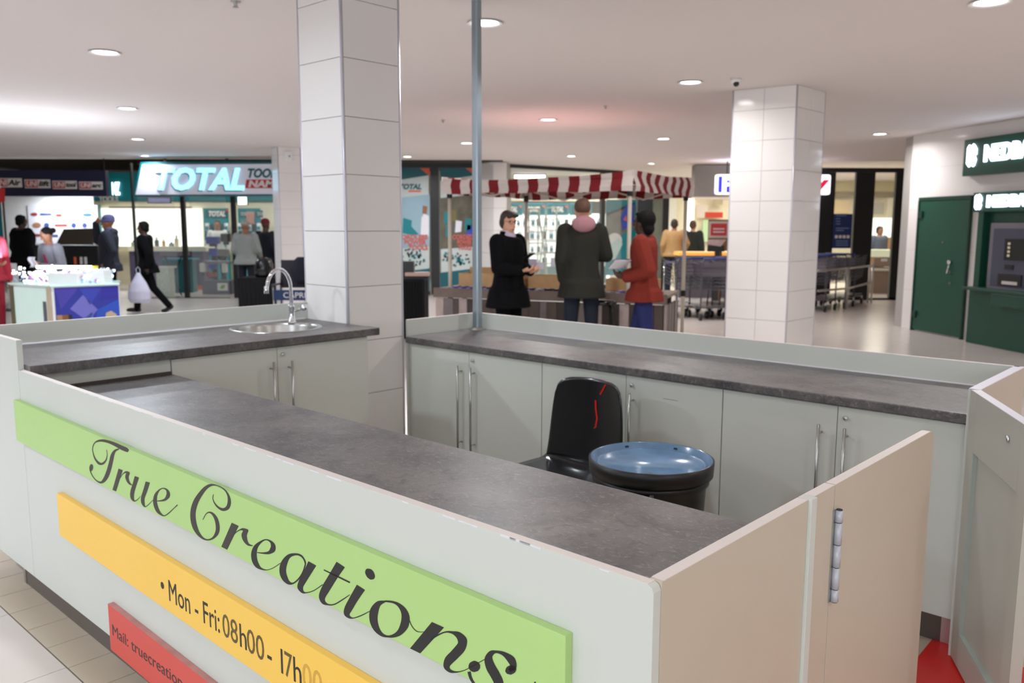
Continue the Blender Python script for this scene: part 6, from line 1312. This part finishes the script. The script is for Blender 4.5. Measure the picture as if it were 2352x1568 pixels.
bsl(r, 'screen', f0 + 0.3, f0 + 0.66, zb1 + 0.42, zt1 - 0.2, mat('dark_screen', (22, 22, 26), 0.2), 0.113, 0.13); bsl(r, 'card_slot', f0 + 0.32, f0 + 0.46, zb1 + 0.3, zb1 + 0.36, M_BLACK, 0.113, 0.125); bsl(r, 'keypad', f0 + 0.22, f0 + 0.62, zb1 + 0.09, zb1 + 0.24, M_BLACK, 0.113, 0.125)
for k in range(4): bsl(r, 'key', f0 + 0.36, f0 + 0.40, zb1 + 0.46 + 0.05 * k, zb1 + 0.49 + 0.05 * k, M_CREAM, 0.13, 0.134)
bsl(r, 'slip_tray', f0 + 0.3, f0 + 0.56, zb1 + 0.11, zb1 + 0.15, M_PLATE, 0.125, 0.13); bsl(r, 'ledge', a0 - 0.02, a0 + 1.2, 0.72, 0.76, M_BGREEN, 0.06, 0.3, 0.01); bsl(r, 'ledge_face', a0 + 0.5, a0 + 1.2, 0.55, 0.72, M_BGREEN, 0.16, 0.28, 0.02)

# ---------------------------------------------------------- market stall with striped awning
SN = Vector((1.34, 9.5, 0)); E1 = Vector((-0.915, 0.405, 0)).normalized(); E2 = Vector((0.5, 0.866, 0)).normalized(); SW, SD = 2.4, 2.05
M_CWHITE = mat('awning_white', (224, 214, 208), 0.85, var=0.05, vs_=12); M_CRED = mat('awning_red', (132, 26, 34), 0.85, var=0.08, vs_=12)
M_POST = mat('cream_post', (212, 202, 186), 0.5)
r = thing('market_stall', 'market stall canopy with a red and white striped awning on cream poles', 'stall', tuple(SN))
ZB, ZT = 1.93, 2.135
def sp_(a, b, z=0.0): return SN + E1 * a + E2 * b + Vector((0, 0, z))
def valance(name, p0, d, L, nst, zb=ZB, zt=ZT, bulge=1.0, tops=None):
    mb = MB(); n = Vector((d.y, -d.x, 0)); 
    if n.dot(Vector((0, -1, 0))) < 0: n = -n
    sub = 3
    for i in range(nst * sub):
        mb.m((i // sub) % 2)
        for k in range(4):
            def P(t_, q):
                f = t_ / (nst * sub); zz = zt
                if tops:
                    for (f0, t0), (f1, t1) in zip(tops[:-1], tops[1:]):
                        if f0 <= f <= f1: zz = t0 + (t1 - t0) * (f - f0) / (f1 - f0)
                z = zb + (zz - zb) * q + 0.006 * math.sin(f * 19) * (1 - q) 
                return p0 + d * (L * f) + n * bulge * (0.02 * math.sin(q * 5.5 + f * 5) + 0.02 * (1 - q)) + Vector((0, 0, z))
            mb.add([P(i, k / 4), P(i + 1, k / 4), P(i + 1, (k + 1) / 4), P(i, (k + 1) / 4)], [(0, 1, 2, 3)])
    mb.build(name, [M_CWHITE, M_CRED], r, recalc=False)
valance('front_valance', sp_(0, 0), E1, SW, 19, tops=[(0, 2.165), (0.12, 2.132), (0.27, 2.109), (0.68, 2.084), (0.9, 2.1), (1, 2.122)]); valance('side_valance', sp_(0, 0), E2, SD, 15, tops=[(0, 2.165), (0.5, 2.14), (1, 2.18)]); valance('back_valance', sp_(0, SD), E1, SW, 19, ZB - 0.02, ZT - 0.04); valance('left_valance', sp_(SW, 0), E2, SD, 15)
top = MB(); nst = 19
for i in range(nst):
    top.m(i % 2)
    for k in range(6):
        def T_(t_, q): return sp_(SW * t_ / nst, SD * q, ZT - 0.06 + 0.02 * math.sin(PI * q) * math.sin(PI * t_ / nst) - 0.02 * math.sin(2 * PI * q) ** 2)
        top.add([T_(i, k / 6), T_(i + 1, k / 6), T_(i + 1, (k + 1) / 6), T_(i, (k + 1) / 6)], [(0, 1, 2, 3)])
top.build('roof_cloth', [M_CWHITE, M_CRED], r, recalc=False)
for a, b in ((0.06, 0.06), (SW - 0.06, 0.06), (0.06, SD - 0.06), (SW - 0.06, SD - 0.06)):
    p = sp_(a, b); po = MB().cyl((p.x, p.y, 0.01), (p.x, p.y, 2.03), 0.024, n=12).build('pole', M_POST, r, smooth=True)
    MB().box(p.x - 0.06, p.x + 0.06, p.y - 0.06, p.y + 0.06, 0, 0.01).build('foot', M_DARK, po); MB().cyl((p.x, p.y, 1.88), (p.x, p.y, 1.97), 0.034, n=10).build('bracket', M_BLACK, po)
    MB().cyl((p.x, p.y, 0.62), (p.x, p.y, 0.70), 0.034, n=10).build('clamp', M_BLACK, po)
for q in (0.06, SD - 0.06):
    for k in range(4):
        a0_, a1_ = 0.06 + (SW - 0.12) * k / 4, 0.06 + (SW - 0.12) * (k + 1) / 4; za, zb_ = (1.9, 2.05) if k % 2 else (2.05, 1.9)
        MB().cyl(sp_(a0_, q, za), sp_(a1_, q, zb_), 0.011, n=6).build('truss', M_POST, r)
# table of weathered planks
TD = Vector((0.94, -0.34, 0)).normalized(); TN = Vector((0.34, 0.94, 0)).normalized(); TP = Vector((-0.93, 10.22, 0)); TL = 2.78
r = thing('stall_table', 'market table clad in weathered grey and white upright planks', 'table', tuple(TP))
def tp(s, d, z): return TP + TD * s + TN * d + Vector((0, 0, z))
def tb(name, s0, s1, d0, d1, z0, z1, m, par=r, bevel=0.0):
    return MB().hexa([tp(s0, d0, z0), tp(s1, d0, z0), tp(s1, d1, z0), tp(s0, d1, z0)], [tp(s0, d0, z1), tp(s1, d0, z1), tp(s1, d1, z1), tp(s0, d1, z1)]).build(name, m, par, bevel=bevel)
PLK = [mat('plank_%d' % i, c, 0.75, var=0.28, vs_=9, bump=0.3, bs=30) for i, c in enumerate([(176, 160, 156), (92, 78, 72), (150, 138, 134), (70, 60, 56), (124, 114, 112), (190, 170, 164)])]
rp = random.Random(5); s = 0.0
while s < TL - 0.02:
    w_ = min(rp.uniform(0.07, 0.13), TL - s); tb('plank', s, s + w_ - 0.005, rp.uniform(-0.004, 0.004), 0.022, 0.02, 0.68, rp.choice(PLK)); s += w_
tb('rail', -0.02, TL + 0.02, -0.014, 0.03, 0.69, 0.80, mat('plank_rail', (118, 102, 94), 0.75, var=0.25, vs_=8))
tb('top', -0.03, TL + 0.03, 0.031, 0.8, 0.76, 0.79, mat('plank_top', (150, 134, 122), 0.7, var=0.2, vs_=8))
s = 0.03
while s < 0.78: tb('plank', TL - 0.005, TL + 0.018, s, s + 0.095, 0.02, 0.68, rp.choice(PLK)); s += 0.1
tb('plank', TL - 0.005, TL + 0.02, 0.0, 0.028, 0.02, 0.80, PLK[0])
for s_, d_ in ((0.05, 0.75), (TL - 0.1, 0.75)): tb('leg', s_, s_ + 0.05, d_ - 0.05, d_, 0, 0.759, PLK[1])
def crate(label, s0, s1, d0, d1, z0, h, tilt=0.0, filled=None):
    g_ = thing('wooden_crate', label, 'crate', tuple(tp((s0 + s1) / 2, d0, z0)), group='wooden crates on the market table')
    for a_, b_, c_, e_, hh in ((s0, s1, d0, d0 + 0.012, h), (s0, s1, d1 - 0.012, d1, h + tilt), (s0, s0 + 0.012, d0 + 0.0125, d1 - 0.0125, h), (s1 - 0.012, s1, d0 + 0.0125, d1 - 0.0125, h)): tb('side_board', a_, b_, c_, e_, z0 + 0.002, z0 + hh, M_WOOD, g_)
    tb('bottom', s0 + 0.013, s1 - 0.013, d0 + 0.013, d1 - 0.013, z0 + 0.002, z0 + 0.014, M_WOOD, g_)
crate('pale wooden crate at the left end of the market table', 0.2, 0.75, 0.25, 0.62, 0.79, 0.18, 0.06); crate('long wooden crate behind the woman in the black coat', 1.05, 1.72, 0.4, 0.75, 0.79, 0.16); crate('wooden crate on the table right of the man in the parka', 2.0, 2.6, 0.45, 0.75, 0.79, 0.14); crate('small wooden crate standing at the left of the pole', 0.8, 1.0, 0.3, 0.6, 0.79, 0.2)
cs = [mat('case_%s' % n_, c, 0.25) for n_, c in (('violet', (92, 70, 150)), ('black', (34, 32, 42)), ('blue', (50, 60, 150)), ('lilac', (170, 160, 190)))]
k = 0
for i in range(24):
    for j in range(2):
        s_ = 0.15 + i * 0.108; d_ = 0.05 + j * 0.1
        if rp.random() < 0.12: continue
        m_ = rp.choice(cs); g_ = thing('disc_case', 'slim %s case in the front rows on the market table' % m_.name.split('_')[1], 'case', tuple(tp(s_, d_, 0.79)), group='slim cases on the market table')
        tb('sleeve', s_, s_ + 0.09, d_, d_ + 0.08, 0.7912, 0.803 + 0.012 * j, m_, g_); tb('label', s_ + 0.01, s_ + 0.05, d_ + 0.01, d_ + 0.05, 0.8032 + 0.012 * j, 0.8042 + 0.012 * j, M_PAPER, g_)
for i, (s_, l) in enumerate(((0.95, 'white price card leaning on the crates left of the woman'), (0.72, 'second white price card, tilted, at the left of the stall'))):
    g_ = thing('price_card', l, 'card', tuple(tp(s_, 0.66, 0.97))); tb('card', s_, s_ + 0.13, 0.64, 0.648, 0.97, 1.14, mat('lilac_card', (190, 184, 208), 0.5), g_); tb('stick', s_ + 0.06, s_ + 0.07, 0.65, 0.657, 0.79, 1.1, M_WOOD, g_)
b_ = tp(1.86, 0.3, 0.79); r = local('glass_goblet', 'small clear goblet standing on the market table beside the parka', 'glass', tuple(b_)); MB().lathe([(0, 0), (0.03, 0.002), (0.006, 0.008), (0.005, 0.05), (0.03, 0.08), (0.032, 0.12), (0.029, 0.12), (0.027, 0.083), (0, 0.06)], n=16).build('bowl', mat('goblet_glass', (220, 226, 210), 0.05, alpha=0.5, var=0), r, smooth=True); MB().lathe([(0.03, 0), (0.031, 0.003), (0, 0.004)], n=16).build('foot', M_PLATE, r)
# leaflet and phone held by people
p = at(1424, 607, 8.5); r = local('leaflet', 'folded pale leaflet in the hands of the person in orange', 'leaflet', (p.x, p.y, p.z), rz=0.5); MB().obox(Vector((0, 0, 0)), 0.2, 0.004, 0.14, rx=0.9).build('front_page', M_PAPER, r); MB().obox(Vector((0, 0.012, 0.004)), 0.19, 0.004, 0.14, rx=0.8).build('back_page', mat('violet_page', (110, 90, 140), 0.5), r)
p = at(1214, 588, 8.8); r = local('phone', 'dark phone in the hands of the woman in the black coat', 'phone', (p.x, p.y, p.z), rz=0.7); MB().obox(Vector((0, 0, 0)), 0.07, 0.009, 0.14, rx=1.1).build('case', M_BLACK, r, bevel=0.002); MB().obox(Vector((0, -0.0022, 0.005)), 0.06, 0.006, 0.12, rx=1.1).build('screen', M_DARK, r)
# bar stool beside the man in the parka
p = base_of(1386, 9.2); r = local('bar_stool', 'black bar stool with bent tube legs beside the man in the parka', 'stool', p)
MB().lathe([(0, 0.70), (0.15, 0.70), (0.165, 0.715), (0.16, 0.745), (0.1, 0.755), (0, 0.755)], n=24).build('seat', M_PLAST, r, smooth=True)
for k in range(4):
    a = PI / 4 + k * PI / 2; MB().tube([(0.1 * math.cos(a), 0.1 * math.sin(a), 0.70), (0.15 * math.cos(a), 0.15 * math.sin(a), 0.62), (0.22 * math.cos(a), 0.22 * math.sin(a), 0.0)], 0.011, n=8).build('leg', M_BLACK, r, smooth=True)
MB().tube([(0.185 * math.cos(2 * PI * i / 20), 0.185 * math.sin(2 * PI * i / 20), 0.28) for i in range(20)], 0.008, n=6, closed=True).build('foot_ring', M_STEEL, r, smooth=True)
